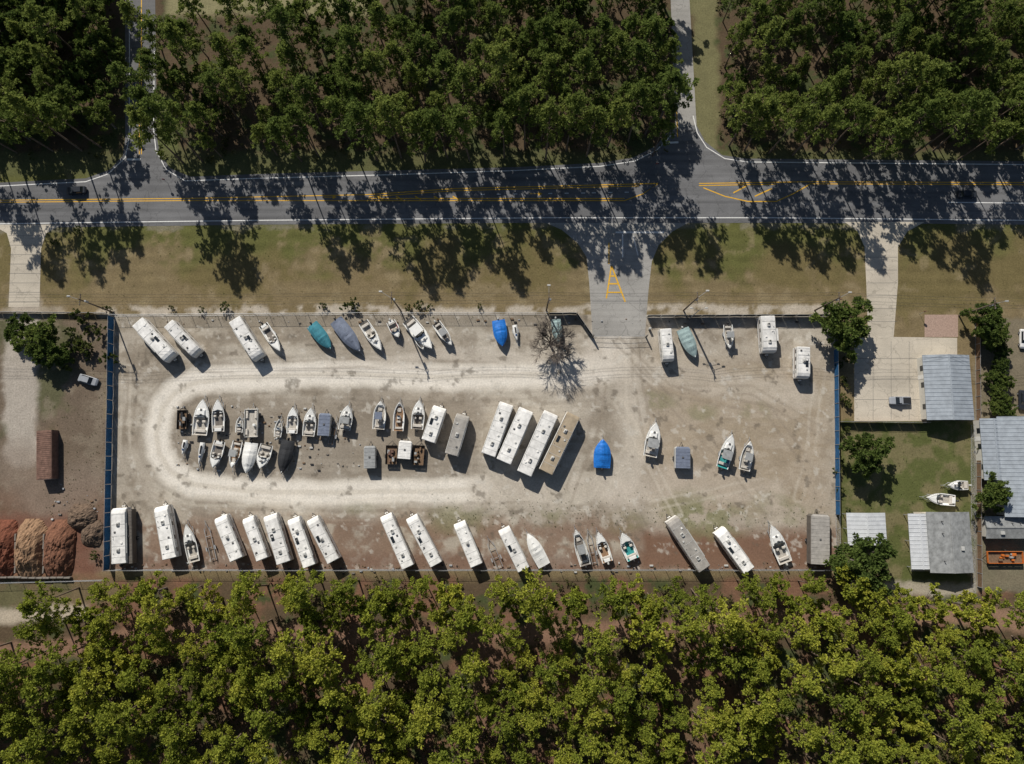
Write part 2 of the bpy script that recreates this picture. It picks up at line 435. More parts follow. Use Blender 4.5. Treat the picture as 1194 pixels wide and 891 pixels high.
    mb.obj(name or ('covered_boat' if kind == 'tarp' else 'boat_on_trailer'), (c[0], c[1], 0), ang)

def pontoon(p0, p1, wpx, cover=None):
    c, L, ang = pos(p0, p1, 1.3); Wd = wpx*.19; mb = MB()
    for y in (-Wd*.33, Wd*.33):
        R = []
        for x, r in ((-L/2, .28), (L/2-.9, .32), (L/2-.3, .2), (L/2, .04)):
            R.append([(x, y+r*math.cos(k*.785), .85+r*math.sin(k*.785)+(.32-r)*.6) for k in range(8)])
        mb.loft(R, M_steel)
    mb.box((-.1, 0, 1.24), (L*.94, Wd, .1), M_floor)
    for sgn in (-1, 1):
        mb.box((-.1, sgn*(Wd/2-.04), 1.62), (L*.88, .05, .62), M_gel)
    for x in (-L*.54+.35, L*.42): mb.box((x, 0, 1.6), (.05, Wd*.9, .6), M_gel)
    for x, y, a, d in ((L*.25, .33, L*.25, .5), (L*.25, -.33, L*.25, .5), (-L*.32, .33, L*.2, .5), (-L*.32, -.3, L*.12, .5)):
        mb.box((x, y*Wd, 1.5), (a, d, .45), M_seat, .08)
    mb.box((-.1*L, -.25*Wd, 1.7), (.6, .6, .85), M_gel, .08)
    mb.box((-L/2-.3, 0, 1.5), (.55, .4, .6), M_black, .1, .85)
    trailer_frame(mb, L, Wd)
    mb.obj('pontoon_boat', (c[0], c[1], 0), ang)

def empty_trailer(p0, p1, wpx):
    c, L, ang = pos(p0, p1, .5); Wd = wpx*.19; mb = MB(); trailer_frame(mb, L, Wd)
    for y in (-Wd*.2, Wd*.2): mb.box((-L*.15, y, .68), (L*.6, .12, .08), M_wood)
    mb.obj('boat_trailer', (c[0], c[1], 0), ang)

def jetski(p0, p1, wpx):
    c, L, ang = pos(p0, p1, 1.0); Wd = 1.15; mb = MB(); L = max(L, 2.8)
    R = []
    for i in range(9):
        s = i/8; x = -L/2+L*s; h = Wd/2*(1-max(0, (s-.45)/.55)**2)+.02; z = .75+max(0, s-.6)*.5
        R.append([(x, 0, .55+max(0, s-.6)*.6), (x, h, z), (x, h*.95, z+.15), (x, h*.35, z+.35+.25*math.sin(s*3.0)), (x, -h*.35, z+.35+.25*math.sin(s*3.0)), (x, -h*.95, z+.15), (x, -h, z)])
    mb.loft(R, M_gel)
    mb.box((-L*.15, 0, 1.35), (L*.42, .36, .3), M_black, .08, .85)
    mb.cyl((L*.1, -.4, 1.55), (L*.1, .4, 1.55), .03, .03, M_black, 6); mb.box((L*.16, 0, 1.42), (.5, .4, .3), M_gelb, .08, .8)
    trailer_frame(mb, L, 1.3); mb.obj('jet_ski_on_trailer', (c[0], c[1], 0), ang)

def util_trailer(p0, p1, wpx, load=None, name='utility_trailer', side=None):
    c, L, ang = pos(p0, p1, 1.0); Wd = min(wpx*.16, 2.6); mb = MB(); L = L-.6; side = side or M_black
    mb.box((0, 0, .66), (L, Wd, .08), M_wood)
    for sgn in (-1, 1):
        mb.box((0, sgn*(Wd/2), 1.0), (L, .06, .5), side); mb.box((sgn*L/2, 0, 1.0), (.06, Wd-.1, .5), side)
        mb.wheel(-L*.08, sgn*(Wd/2+.14), .34, .2); mb.box((-L*.08, sgn*(Wd/2+.14), .76), (.9, .26, .05), M_black)
    for y in (-Wd*.4, Wd*.4): mb.cyl((L/2, y, .6), (L/2+1.1, 0, .5), .05, .05, M_black, 5)
    if load:
        r = random.Random(int(p0[0]))
        for k in range(11):
            mb.box((r.uniform(-L*.34, L*.34), r.uniform(-Wd*.28, Wd*.28), .9+r.uniform(0, .25)), (r.uniform(.3, 1.0), r.uniform(.25, .7), r.uniform(.3, .55)), r.choice((load, load, load, M_wood, M_tarpg)))
    mb.obj(name, (c[0], c[1], 0), ang)

def cargo(p0, p1, wpx, roofm, sidem, Hh=2.6, name='cargo_trailer', ribs=False, wheels=True):
    c, L, ang = pos(p0, p1, Hh*.9); Wd = wpx*.19*.92; mb = MB(); z0 = .55 if wheels else .08
    def ring(x, w, zt, zb):
        h = w/2
        return [(x, -h, zb), (x, -h, zt-.1), (x, -h+.1, zt), (x, 0, zt+.04), (x, h-.1, zt), (x, h, zt-.1), (x, h, zb)]
    st_ = [(-L/2, Wd, Hh, z0), (L/2-.4, Wd, Hh, z0), (L/2, Wd*.8 if wheels else Wd, Hh-.15 if wheels else Hh, z0)]
    mb.loft([ring(*q) for q in st_], sidem, mts=[sidem, sidem, roofm, roofm, sidem, sidem, sidem])
    if ribs:
        k = -L/2+.3
        while k < L/2-.3:
            mb.box((k, 0, Hh+.05), (.12, Wd-.3, .06), roofm)
            for y in (-Wd/2, Wd/2): mb.box((k, y, Hh*.5+.1), (.14, .07, Hh-.4), sidem)
            k += .45
    else:
        k = -L/2+.5
        while k < L/2-.4: mb.box((k, 0, Hh+.035), (.05, Wd-.25, .04), roofm); k += .8
        mb.box((0, 0, Hh+.1), (.4, .4, .14), M_vent)
    mb.box((-L/2-.03, 0, Hh*.5+.2), (.05, Wd*.85, Hh*.75), M_ac)
    if wheels:
        for y in (-Wd/2-.1, Wd/2+.1): mb.wheel(-L*.05, y, .35, .2); mb.box((-L*.05, y, .78), (.95, .26, .05), M_black)
        for y in (-.5, .5): mb.cyl((L/2-.1, y, .6), (L/2+1.1, 0, .5), .05, .05, M_black, 5)
    mb.obj(name, (c[0], c[1], 0), ang)

def car(p0, p1, paint, pickup=False, name='parked_car'):
    c, L, ang = pos(p0, p1, 1.0); L = max(L, 4.6); Wd = 1.9; mb = MB()
    def ring(x, w, zt, zb=.35):
        h = w/2; return [(x, -h*.95, zb), (x, -h, zb+.3), (x, -h*.96, zt-.08), (x, -h*.82, zt), (x, h*.82, zt), (x, h*.96, zt-.08), (x, h, zb+.3), (x, h*.95, zb)]
    mb.loft([ring(-L/2, Wd*.86, .85), ring(-L/2+.2, Wd*.97, 1.0), ring(-L*.1, Wd, 1.02), ring(L*.2, Wd, 1.0), ring(L/2-.35, Wd*.95, .9), ring(L/2, Wd*.8, .68)], paint)
    x0, x1 = (-L*.05, L*.24) if pickup else (-L*.38, L*.24)
    lo = [(x0, -Wd*.43, 1.0), (x1, -Wd*.43, 1.0), (x1, Wd*.43, 1.0), (x0, Wd*.43, 1.0)]
    hi = [(x0+.35, -Wd*.35, 1.47), (x1-.65, -Wd*.35, 1.47), (x1-.65, Wd*.35, 1.47), (x0+.35, Wd*.35, 1.47)]
    mb.loft([lo, hi], M_glass)
    mb.box(((x0+x1-.3)/2, 0, 1.49), (x1-x0-1.0, Wd*.68, .06), paint)
    if pickup:
        mb.box((-L*.29, 0, 1.03), (L*.36, Wd*.75, .04), M_black)
    for x in (-L*.31, L*.31):
        for y in (-Wd/2+.1, Wd/2-.1): mb.wheel(x, y, .34, .22)
    mb.obj('pickup_truck' if pickup else name, (c[0], c[1], .0), ang)

B = boat
# --- north row
rv((160, 375), (198, 417), 19, ac=1); rv((196, 377), (229, 412), 16, ac=1)
rv((273, 372), (301, 417), 18, ac=1)
B((306, 378), (327, 410), 14, 'bowrider', floor=M_floord)
B((363, 378), (386, 407), 17, 'tarp', cover=M_tarpt)
B((391, 373), (420, 410), 19, 'tarp', cover=M_tarps)
B((423, 375), (445, 409), 15, 'cuddy')
B((455, 374), (465, 394), 13, 'bowrider', hull=M_gelr, cover=M_tarpk)
B((475, 372), (504, 407), 19, 'cuddy', cover=M_gel)
B((484, 388), (494, 408), 9, 'skiff', name='skiff_on_trailer')
B((508, 376), (527, 403), 13, 'console', floor=M_floord)
B((581, 373), (586, 404), 18, 'tarp', cover=M_tarpb)
jetski((600, 379), (603, 397), 6)
B((648, 372), (651, 400), 13, 'tarp', cover=M_tarpa)
rv((776, 383), (780, 421), 16, ac=1)
B((796, 383), (811, 417), 18, 'tarp', cover=M_tarpa)
B((849, 378), (851, 407), 13, 'console')
rv((895, 368), (898, 411), 20, ac=2, slide=1)
rv((937, 404), (937, 441), 18, ac=1)
# --- middle block, upper line
util_trailer((212, 502), (213, 477), 14, load=M_black)
B((232, 508), (237, 465), 21, 'cuddy'); B((254, 504), (254, 465), 17, 'bowrider', floor=M_floord)
pontoon((293, 510), (294, 475), 16)
B((340, 506), (342, 474), 15, 'bowrider', floor=M_floor); B((359, 509), (363, 475), 17, 'cuddy')
cargo((377, 508), (379, 482), 16, M_tarps, M_ac, 2.1)
B((401, 502), (406, 472), 17, 'cuddy', cover=M_tarpg)
B((441, 501), (444, 467), 17, 'console', cover=M_tarps); B((464, 503), (466, 468), 15, 'skiff', floor=M_mtan, name='skiff_on_trailer')
B((486, 501), (489, 466), 17, 'cuddy', floor=M_floord)
rv((499, 515), (513, 474), 19, ac=2); rv((526, 531), (540, 483), 18, roof=M_roofg, ac=1)
# --- lower line
jetski((216, 513), (213, 530), 8); jetski((236, 516), (232, 541), 8)
B((256, 514), (248, 546), 16, 'bowrider', floor=M_floord); B((277, 514), (270, 546), 14, 'console', floor=M_mtan)
B((293, 516), (287, 552), 18, 'tarp', cover=M_gel); B((311, 518), (303, 547), 18, 'cuddy')
B((336, 513), (328, 552), 18, 'tarp', cover=M_tarpk)
B((278, 505), (280, 485), 9, 'skiff', floor=M_floord, name='skiff_on_trailer')
B((323, 510), (326, 488), 10, 'skiff', name='skiff_on_trailer')
cargo((431, 546), (431, 520), 15, M_tarpg, M_ac, 2.2)
util_trailer((456, 543), (457, 518), 17, load=M_rust); cargo((471, 535), (473, 514), 17, M_roofw, M_white, 2.0)
util_trailer((487, 544), (489, 518), 18, load=M_wood)
empty_trailer((385, 520), (392, 490), 10)
# --- big units
rv((569, 531), (591, 470), 20, 'motor', ac=2); rv((587, 539), (614, 477), 21, 'motor', ac=2, stripe=M_stripeb)
rv((611, 553), (643, 481), 21, 'motor', ac=2, slide=0); rv((636, 551), (669, 483), 20, 'motor', roof=M_rooft, ac=2)
B((702, 546), (703, 512), 22, 'tarp', cover=M_tarpb)
B((758, 533), (765, 492), 19, 'cuddy', cover=M_tarpg)
cargo((796, 546), (796, 521), 20, M_tarps, M_ac, 2.0)
B((842, 546), (854, 506), 17, 'cuddy', hull=M_gelb, floor=M_teal, cover=M_tarpg); B((868, 549), (875, 514), 16, 'console')
# --- south row
rv((139, 658), (138, 592), 20, ac=2, roof=M_roofw, stripe=M_stripeb); cargo((151, 657), (150, 594), 9, M_roofd, M_roofd, 2.5)
rv((198, 652), (187, 590), 19, ac=2)
B((226, 656), (217, 611), 16, 'cuddy'); empty_trailer((250, 656), (240, 612), 11)
rv((276, 653), (256, 602), 18, ac=1); rv((306, 653), (288, 603), 16, ac=1); rv((331, 657), (314, 600), 19, ac=2)
rv((361, 661), (341, 604), 17, ac=2, roof=M_roofw, stripe=M_stripeb); rv((389, 655), (363, 604), 17, ac=1)
rv((476, 662), (449, 600), 17, ac=2); rv((509, 659), (479, 602), 17, ac=2); rv((556, 660), (535, 609), 17, ac=1)
empty_trailer((584, 664), (570, 630), 12); rv((611, 665), (587, 616), 17, ac=1)
B((635, 660), (615, 622), 17, 'tarp', cover=M_gel)
B((683, 660), (671, 617), 15, 'console', cover=M_tarpg, floor=M_floord); empty_trailer((694, 660), (686, 622), 10)
B((709, 656), (697, 620), 15, 'bowrider', floor=M_mtan)
B((739, 653), (725, 621), 18, 'bowrider', floor=M_teal)
rv((822, 664), (783, 605), 18, 'trailer', roof=M_roofg, ac=2); rv((874, 666), (839, 618), 17, ac=2)
B((917, 657), (899, 612), 19, 'cuddy')
cargo((956, 658), (956, 600), 25, M_roofg, M_roofd, 2.7, ribs=False)
# --- outside the yard
cargo((52, 559), (52, 502), 20, M_rust, M_rust, 2.6, name='shipping_container', ribs=True, wheels=False)
car((92, 440), (112, 446), M_carsil); car((1063, 467), (1038, 467), M_carsil, pickup=True)
B((1115, 584), (1080, 580), 15, 'bowrider'); B((1130, 566), (1105, 566), 12, 'cuddy')
car((98, 221), (78, 222), M_carblk, name='car'); car((1118, 226), (1140, 226), M_carblk, name='car')
car((1195, 385), (1195, 405), M_carwht); car((1194, 455), (1194, 478), M_carblk)
util_trailer((1194, 650), (1150, 650), 18, load=M_orange, name='dump_trailer', side=M_orange)

# ------------------------------------------------------------------ ground sheets
def grid(name, X, Y, Z, colr, m):
    ny, nx = X.shape
    co = np.stack([X, Y, Z], -1).reshape(-1, 3).astype(np.float32)
    idx = np.arange(nx*ny).reshape(ny, nx)
    q = np.stack([idx[:-1, :-1], idx[:-1, 1:], idx[1:, 1:], idx[1:, :-1]], -1).reshape(-1, 4)
    me = bpy.data.meshes.new(name)
    me.vertices.add(len(co)); me.vertices.foreach_set('co', co.ravel())
    me.loops.add(q.size); me.loops.foreach_set('vertex_index', q.ravel().astype(np.int32))
    me.polygons.add(len(q)); me.polygons.foreach_set('loop_start', np.arange(0, q.size, 4, dtype=np.int32))
    me.update(calc_edges=True)
    a = me.color_attributes.new('gcol', 'FLOAT_COLOR', 'POINT')
    c4 = np.ones((len(co), 4), np.float32); c4[:, :3] = colr.reshape(-1, 3)
    a.data.foreach_set('color', c4.ravel())
    me.materials.append(m)
    o = bpy.data.objects.new(name, me); COL.objects.link(o); return o

def axis(lo, hi, step, far):
    a = np.arange(lo, hi+step, step)
    e = np.array([6, 15, 30, 60, 110, 180, 300, 450.])
    return np.concatenate([(lo-e[::-1]), a, (a[-1]+e)])
gx = axis(-140, 140, .42, 0); gy = axis(-105, 130, .42, 0)
X, Y = np.meshgrid(gx, gy)
px0, py0 = P(X, Y)
nA = fbm(X, Y, 9, 1); nB = fbm(X, Y, 3, 5); nC = fbm(X, Y, 22, 9); nD = fbm(X, Y, 1.2, 13, 3)
px = px0+(nB-.5)*16; py = py0+(nA-.5)*10+(nD-.5)*6
c = np.zeros(X.shape+(3,)); c[:] = (.158, .128, .058)
gm = sstep(.40, .68, nA*.6+nC*.5-(py0-298)/240)
c = mixc(c, (.116, .118, .040), gm)
c = mixc(c, (.205, .158, .088), sstep(.44, .62, nB*.4+nC*.6+(py0-316)/300)*.9)
c = mixc(c, (.27, .22, .13), sstep(.60, .72, nB)*.45)
c *= (1+.09*np.sin(Y*2.1+nC*3)*sstep(.4, .6, nA))[..., None]
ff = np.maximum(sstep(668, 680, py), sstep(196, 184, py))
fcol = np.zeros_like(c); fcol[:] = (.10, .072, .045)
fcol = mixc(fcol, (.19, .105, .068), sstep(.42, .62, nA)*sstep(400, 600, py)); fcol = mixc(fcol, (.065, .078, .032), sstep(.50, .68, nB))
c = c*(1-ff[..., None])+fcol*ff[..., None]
def blend(colr, m): 
    global c
    c = mixc(c, colr, m)
blend((.24, .22, .12), rmask(px, py, 195, -60, 440, 18, 5))
blend((.17, .16, .08), rmask(px, py, 806, -60, 836, 184, 5))
blend((.12, .135, .05), rmask(px, py, 178, 110, 206, 205, 5))
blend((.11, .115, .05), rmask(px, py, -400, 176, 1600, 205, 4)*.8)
ly = rmask(px, py, -300, 372, 127, 668, 4)
lc = np.zeros_like(c); lc[:] = (.155, .12, .088); lc = mixc(lc, (.10, .105, .052), sstep(.48, .62, nA+.12*(450-py0)/150.)*.8); lc = mixc(lc, (.18, .115, .082), sstep(540, 590, py)*.8)
lc = mixc(lc, (.24, .20, .15), sstep(.55, .7, nB)*.5)
c = c*(1-ly[..., None])+lc*ly[..., None]
blend((.40, .36, .31), sstep(24, 14, segd(px, py, [(28, 355), (26, 400), (24, 450), (24, 525)]))*.95)
blend((.24, .19, .15), sstep(40, 10, segd(px, py, [(20, 540), (60, 590), (100, 560)]))*.6)
blend((.17, .08, .055), rmask(px, py, -60, 600, 112, 675, 8)*.8)
blend((.42, .36, .28), sstep(14, 5, segd(px, py, [(-40, 718), (20, 716), (60, 712), (95, 716)])))
blend((.15, .13, .07), rmask(px, py, -100, 678, 135, 706, 4)*.7)
ry = rmask(px, py, 978, 490, 1300, 684, 3)
rc = np.zeros_like(c); rc[:] = (.10, .112, .038); rc = mixc(rc, (.17, .15, .075), sstep(.42, .62, nB))
c = c*(1-ry[..., None])+rc*ry[..., None]
blend((.19, .165, .12), rmask(px, py, 1136, 370, 1300, 690, 3)*.8)
blend((.36, .32, .25), rmask(px, py, 1030, 678, 1140, 694, 4))
TRK = [(-50, 770), (120, 748), (210, 738), (560, 742), (860, 728), (1020, 712)]
blend((.27, .17, .115), sstep(18, 7, segd(px, py, [(1020, 712), (1100, 716), (1300, 728)])))
blend((.24, .145, .10), sstep(17, 7, segd(px, py, TRK))*.95)
blend((.20, .12, .08), sstep(28, 8, segd(px, py, [(560, 750), (575, 800), (565, 880), (570, 960)]))*.9)
blend((.17, .11, .07), sstep(22, 8, segd(px, py, [(790, 740), (800, 800), (810, 870)]))*.8)
blend((.46, .41, .34), sstep(9, 3, segd(px, py, [(120, 363), (690, 363)]))*sstep(.35, .55, nB)*.9)
blend((.46, .41, .34), sstep(9, 3, segd(px, py, [(755, 362), (975, 362)]))*sstep(.35, .55, nB)*.9)
blend((.36, .32, .26), sstep(10, 3, segd(px, py, [(-200, 366), (120, 366)]))*sstep(.4, .6, nA)*.7)
blend((.22, .20, .15), sstep(6, 2, segd(px, py, [(-200, 267), (300, 264), (600, 262), (900, 262), (1194, 264)]))*sstep(.4, .6, nB)*.7)
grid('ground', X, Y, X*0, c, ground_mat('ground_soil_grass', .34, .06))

# gravel lot
cor = [W(133, 367), W(974, 367), W(976, 664), W(125, 664)]
nu, nv = 620, 230
U, V = np.meshgrid(np.linspace(0, 1, nu), np.linspace(0, 1, nv))
def bil(k): return (cor[0][k]*(1-U)+cor[1][k]*U)*(1-V)+(cor[3][k]*(1-U)+cor[2][k]*U)*V
X, Y = bil(0), bil(1)
px0, py0 = P(X, Y)
nA = fbm(X, Y, 9, 21); nB = fbm(X, Y, 3, 25); nC = fbm(X, Y, 22, 29); nD = fbm(X, Y, 1.2, 33, 3); nS = fbm(X, Y*3.2, 8, 55)
px = px0+(nB-.5)*14; py = py0+(nA-.5)*12+(nD-.5)*5
c = np.zeros(X.shape+(3,)); c[:] = (.370, .328, .270)
c = mixc(c, (.285, .246, .195), sstep(.42, .64, nA*.5+nB*.5)*.85); c = mixc(c, (.46, .42, .355), sstep(.48, .66, nC*.5+nS*.5)*.8)
blend((.23, .195, .15), sstep(.56, .70, nB)*.5)
blend((.38, .305, .22), rmask(px, py, 760, 420, 970, 600, 25)*.5)
blend((.28, .225, .155), rmask(px, py, 800, 420, 975, 600, 25)*.6*sstep(.45, .6, nS))
blend((.175, .10, .066), rmask(px, py, 745, 618, 980, 670, 12)*.95*sstep(.22, .42, nA+.1))
blend((.21, .14, .10), rmask(px, py, 120, 604, 745, 670, 14)*.85*sstep(.30, .52, nB))
blend((.18, .11, .08), rmask(px, py, 120, 645, 745, 672, 8)*.7)
blend((.235, .20, .158), rmask(px, py, 200, 462, 560, 555, 14)*.7)
blend((.25, .215, .165), rmask(px, py, 133, 366, 690, 386, 6)*.6)
for (bx, by, r, a) in ((535, 605, 50, .6), (640, 600, 30, .5), (800, 590, 50, .6), (830, 608, 60, .7), (900, 585, 35, .5), (770, 470, 30, .5), (820, 480, 26, .5), (880, 480, 30, .4), (420, 590, 30, .4), (930, 600, 30, .5), (730, 610, 35, .45), (560, 440, 22, .3), (660, 570, 40, .3)):
    d = np.hypot((px-bx), (py-by)*1.8)
    blend((.19, .19, .10), sstep(r, r*.3, d)*a*sstep(.36, .54, nB))
tr = [(722, 385), (716, 430), (640, 436), (520, 440), (380, 436), (270, 440), (228, 447), (205, 458), (190, 476), (182, 506), (186, 528), (198, 548), (225, 565), (290, 573), (400, 574), (500, 573), (560, 570)]
px1 = px0+(nB-.5)*7+(nC-.5)*5; py1 = py0+(nA-.5)*7+(nD-.5)*3
d = segd(px1, py1, tr)
d0 = segd(px0, py0, tr)
strk = vnoise(d0*.42+nC*2, px0*.012, 91)-.5
c *= (1+.20*strk*sstep(75, 30, d0))[..., None]
blend((.64, .595, .52), sstep(20, 11, d)*.95)
blend((.73, .685, .61), (sstep(5, 2, abs(d-7)))*.6)
blend((.50, .45, .37), (sstep(2.2, 1, abs(d0-1)))*.3)
blend((.50, .45, .38), sstep(24, 8, segd(px, py, [(560, 572), (640, 570), (720, 572), (745, 530), (735, 460), (722, 400)]))*.7)
blend((.50, .45, .38), sstep(22, 8, segd(px, py, [(720, 430), (800, 440), (940, 462)]))*.5)
blend((.52, .46, .39), sstep(26, 8, segd(px, py, [(720, 580), (790, 560), (900, 575)]))*.4)
blend((.56, .51, .44), sstep(12, 5, segd(px, py, [(385, 432), (520, 412), (700, 420)]))*.45)
blend((.58, .53, .46), sstep(30, 8, segd(px, py, [(700, 400), (700, 425), (660, 440)]))*.6)
for k, pl in enumerate(([(740, 400), (748, 480), (760, 540)], [(700, 560), (760, 590), (900, 560)], [(240, 430), (420, 424), (600, 428)], [(230, 585), (420, 588), (600, 584)], [(165, 400), (150, 500), (165, 600)], [(960, 420), (950, 500), (930, 580)],
                        [(720, 400), (780, 455), (900, 480), (950, 560)], [(735, 420), (735, 520), (690, 590), (600, 600)], [(745, 430), (830, 520), (900, 600)], [(600, 440), (560, 470), (555, 560), (600, 590)], [(700, 450), (690, 510), (660, 590), (480, 592)], [(150, 430), (142, 560)], [(800, 455), (880, 455), (955, 500)], [(720, 470), (790, 600)])):
    dd = abs(segd(px0+(nC-.5)*14, py0+(nA-.5)*6, pl)-5)
    blend((.54, .49, .41) if k % 2 else (.24, .20, .155), sstep(2.4, .8, dd)*.36*sstep(.3, .55, nA))
blend((.13, .11, .085), sstep(.68, .78, fbm(X, Y, 2.2, 77))*.6)
blend((.56, .53, .47), sstep(.66, .76, fbm(X, Y, 1.6, 79))*.5)
grid('gravel_lot', X, Y, np.full(X.shape, .012), c, ground_mat('gravel', .22, .05, 2.4))

# ------------------------------------------------------------------ sheets from polygons
def poly(name, pts, z, m, parent=None):
    v = [Vector((*W(*p), z)) for p in pts]
    t = tessellate_polygon([v])
    me = bpy.data.meshes.new(name)
    fs = []
    for a, b2, c2 in t:
        n = (v[b2]-v[a]).cross(v[c2]-v[a]); fs.append((a, b2, c2) if n.z > 0 else (a, c2, b2))
    me.from_pydata([tuple(q) for q in v], [], fs); me.materials.append(m)
    o = bpy.data.objects.new(name, me); COL.objects.link(o); return o
def strip(mb, pts, w, z, m, world=False, dash=None):
    q = [Vector(p if world else W(*p)) for p in pts]
    if dash:
        out = []
        for a, b2 in zip(q[:-1], q[1:]):
            L = (b2-a).length; k = 0
            while k < L: out.append((a.lerp(b2, k/L), a.lerp(b2, min(1, (k+dash[0])/L)))); k += dash[0]+dash[1]
        for a, b2 in out: strip(mb, [tuple(a), tuple(b2)], w, z, m, True)
        return
    L_, R_ = [], []
    for i, p in enumerate(q):
        d = (q[min(i+1, len(q)-1)]-q[max(i-1, 0)]).normalized(); n = Vector((-d.y, d.x))*w/2
        L_.append((p.x+n.x, p.y+n.y, z)); R_.append((p.x-n.x, p.y-n.y, z))
    k = len(q)
    mb.add(L_+R_, [(i+k, i+1+k, i+1, i) for i in range(k-1)], m)
poly('road', [(-900, 216), (0, 213), (100, 208), (128, 198), (143, 182), (148, 150), (181, 150), (186, 176), (198, 196), (222, 206), (300, 203), (450, 199), (600, 195), (700, 190), (738, 184), (765, 170), (782, 150), (812, 146), (822, 165), (842, 181), (870, 185), (1194, 188), (2100, 196), (2100, 272), (1194, 262), (1090, 261), (900, 260), (800, 260), (600, 260), (300, 262), (0, 266), (-900, 278)], .02, M_asph)
poly('side_road', [(150, -300), (146, 0), (146, 168), (183, 168), (181, 0), (186, -300)], .014, M_asph2)
poly('side_road', [(772, -300), (782, 0), (788, 160), (813, 160), (804, 0), (798, -300)], .014, M_concd)
poly('entrance_road', [(632, 258), (655, 268), (674, 284), (684, 300), (687, 330), (691, 392), (752, 392), (756, 340), (760, 305), (768, 286), (784, 270), (806, 258)], .014, M_concd)
poly('driveway', [(-10, 262), (8, 272), (13, 290), (10, 358), (46, 358), (48, 290), (54, 272), (72, 262)], .024, M_conc)
poly('driveway', [(985, 259), (1000, 270), (1008, 288), (1010, 330), (1012, 392), (996, 396), (996, 491), (1080, 491), (1080, 416), (1116, 416), (1116, 394), (1042, 393), (1047, 330), (1047, 288), (1058, 270), (1078, 259)], .024, M_conc)
poly('paver_patio', [(1078, 367), (1117, 367), (1117, 393), (1078, 393)], .03, M_paver)
poly('concrete_slab', [(1062, 597), (1088, 597), (1088, 666), (1062, 666)], .03, M_conc)
mb = MB()
for y in range(275, 358, 11): strip(mb, [(10, y), (48, y)], .07, .034, M_vent)
for y in (300, 315, 330, 345, 360, 375): strip(mb, [(1010, y), (1046, y)], .07, .034, M_vent)
for y in (418, 442, 466): strip(mb, [(997, y), (1079, y)], .07, .034, M_vent)
for x in (1018, 1039, 1060): strip(mb, [(x, 398), (x, 490)], .07, .034, M_vent)
strip(mb, [(690, 352), (755, 352)], .08, .028, M_vent)
mb.obj('concrete_joints')
mb = MB(); z = .032; w = .22
strip(mb, [(-900, 220), (0, 217), (100, 212), (126, 203), (146, 184), (151, 160), (151, 60), (150, -300)], w, z, M_pw)
strip(mb, [(180, 60), (179, 150), (182, 176), (194, 198), (216, 211), (300, 208), (450, 204), (600, 199), (700, 194), (740, 188), (766, 175), (785, 155)], w, z, M_pw)
strip(mb, [(808, 135), (813, 155), (824, 172), (845, 185), (872, 189), (1194, 192), (2100, 200)], w, z, M_pw)
strip(mb, [(-900, 273), (0, 261), (300, 257), (640, 254), (900, 254), (1194, 257), (2100, 267)], w, z, M_pw)
strip(mb, [(430, 234), (728, 234), (750, 226), (768, 214), (530, 220), (430, 227)], w*1.1, z, M_py)
strip(mb, [(-900, 243), (0, 236), (215, 234), (430, 234)], w, z, M_py); strip(mb, [(-900, 240.5), (0, 233.5), (215, 231.5), (430, 227)], w, z, M_py)
strip(mb, [(430, 229.5), (530, 222.5), (745, 217)], w, z, M_py); strip(mb, [(430, 231.5), (728, 231.5)], w, z, M_py)
for x in range(440, 530, 22): strip(mb, [(x, 229), (x+7, 233)], w*1.4, z+.004, M_py)
strip(mb, [(815, 214), (945, 212), (1194, 213), (2100, 220)], w, z, M_py); strip(mb, [(945, 214.5), (1194, 215.5), (2100, 222.5)], w, z, M_py)
strip(mb, [(820, 219), (845, 229), (872, 235), (905, 235), (925, 226), (946, 214)], w*1.2, z, M_py); strip(mb, [(815, 216.5), (905, 215)], w, z+.004, M_py)
strip(mb, [(880, 229), (900, 220)], w*1.4, z, M_py); strip(mb, [(855, 225), (870, 217)], w*1.4, z, M_py)
strip(mb, [(560, 227), (620, 226), (690, 225), (745, 224)], w, z, M_pw, dash=(1.0, 3))
strip(mb, [(1105, 236), (1194, 237), (1500, 239)], w, z, M_pw)
strip(mb, [(148, 186), (164, 186)], .5, z, M_pw); strip(mb, [(165, 180), (165, 60), (165, -200)], w, z, M_py); strip(mb, [(162.5, 180), (162.5, 60)], w, z+.004, M_py)
strip(mb, [(772, 167), (791, 166)], .5, z, M_pw); strip(mb, [(790, 160), (789, 130)], .25, z, M_py)
for (ax, ay, s) in ((625, 226, 1), (385, 230, 1)):
    X0, Y0 = W(ax, ay)
    strip(mb, [(X0-1.6*s, Y0), (X0+.6*s, Y0)], .18, z+.004, M_py, True); mb.add([(X0+.6, Y0-.5, z+.004), (X0+1.6, Y0, z+.004), (X0+.6, Y0+.5, z+.004)], [(0, 1, 2)], M_py)
strip(mb, [(718, 271), (774, 271)], .45, z, M_pw); strip(mb, [(726, 273), (726, 300)], .3, z, M_pw); strip(mb, [(738, 275), (744, 298)], .25, z, M_pw)
strip(mb, [(710, 283), (710, 308)], .28, z, M_py)
strip(mb, [(713, 310), (707, 348)], .36, z, M_py); strip(mb, [(713, 310), (729, 352)], .36, z, M_py); strip(mb, [(710, 331), (721, 331)], .36, z+.004, M_py); strip(mb, [(711.5, 322), (717.5, 322)], .36, z+.004, M_py); strip(mb, [(708.5, 341), (725, 341)], .3, z+.004, M_py)
mb.obj('road_markings')

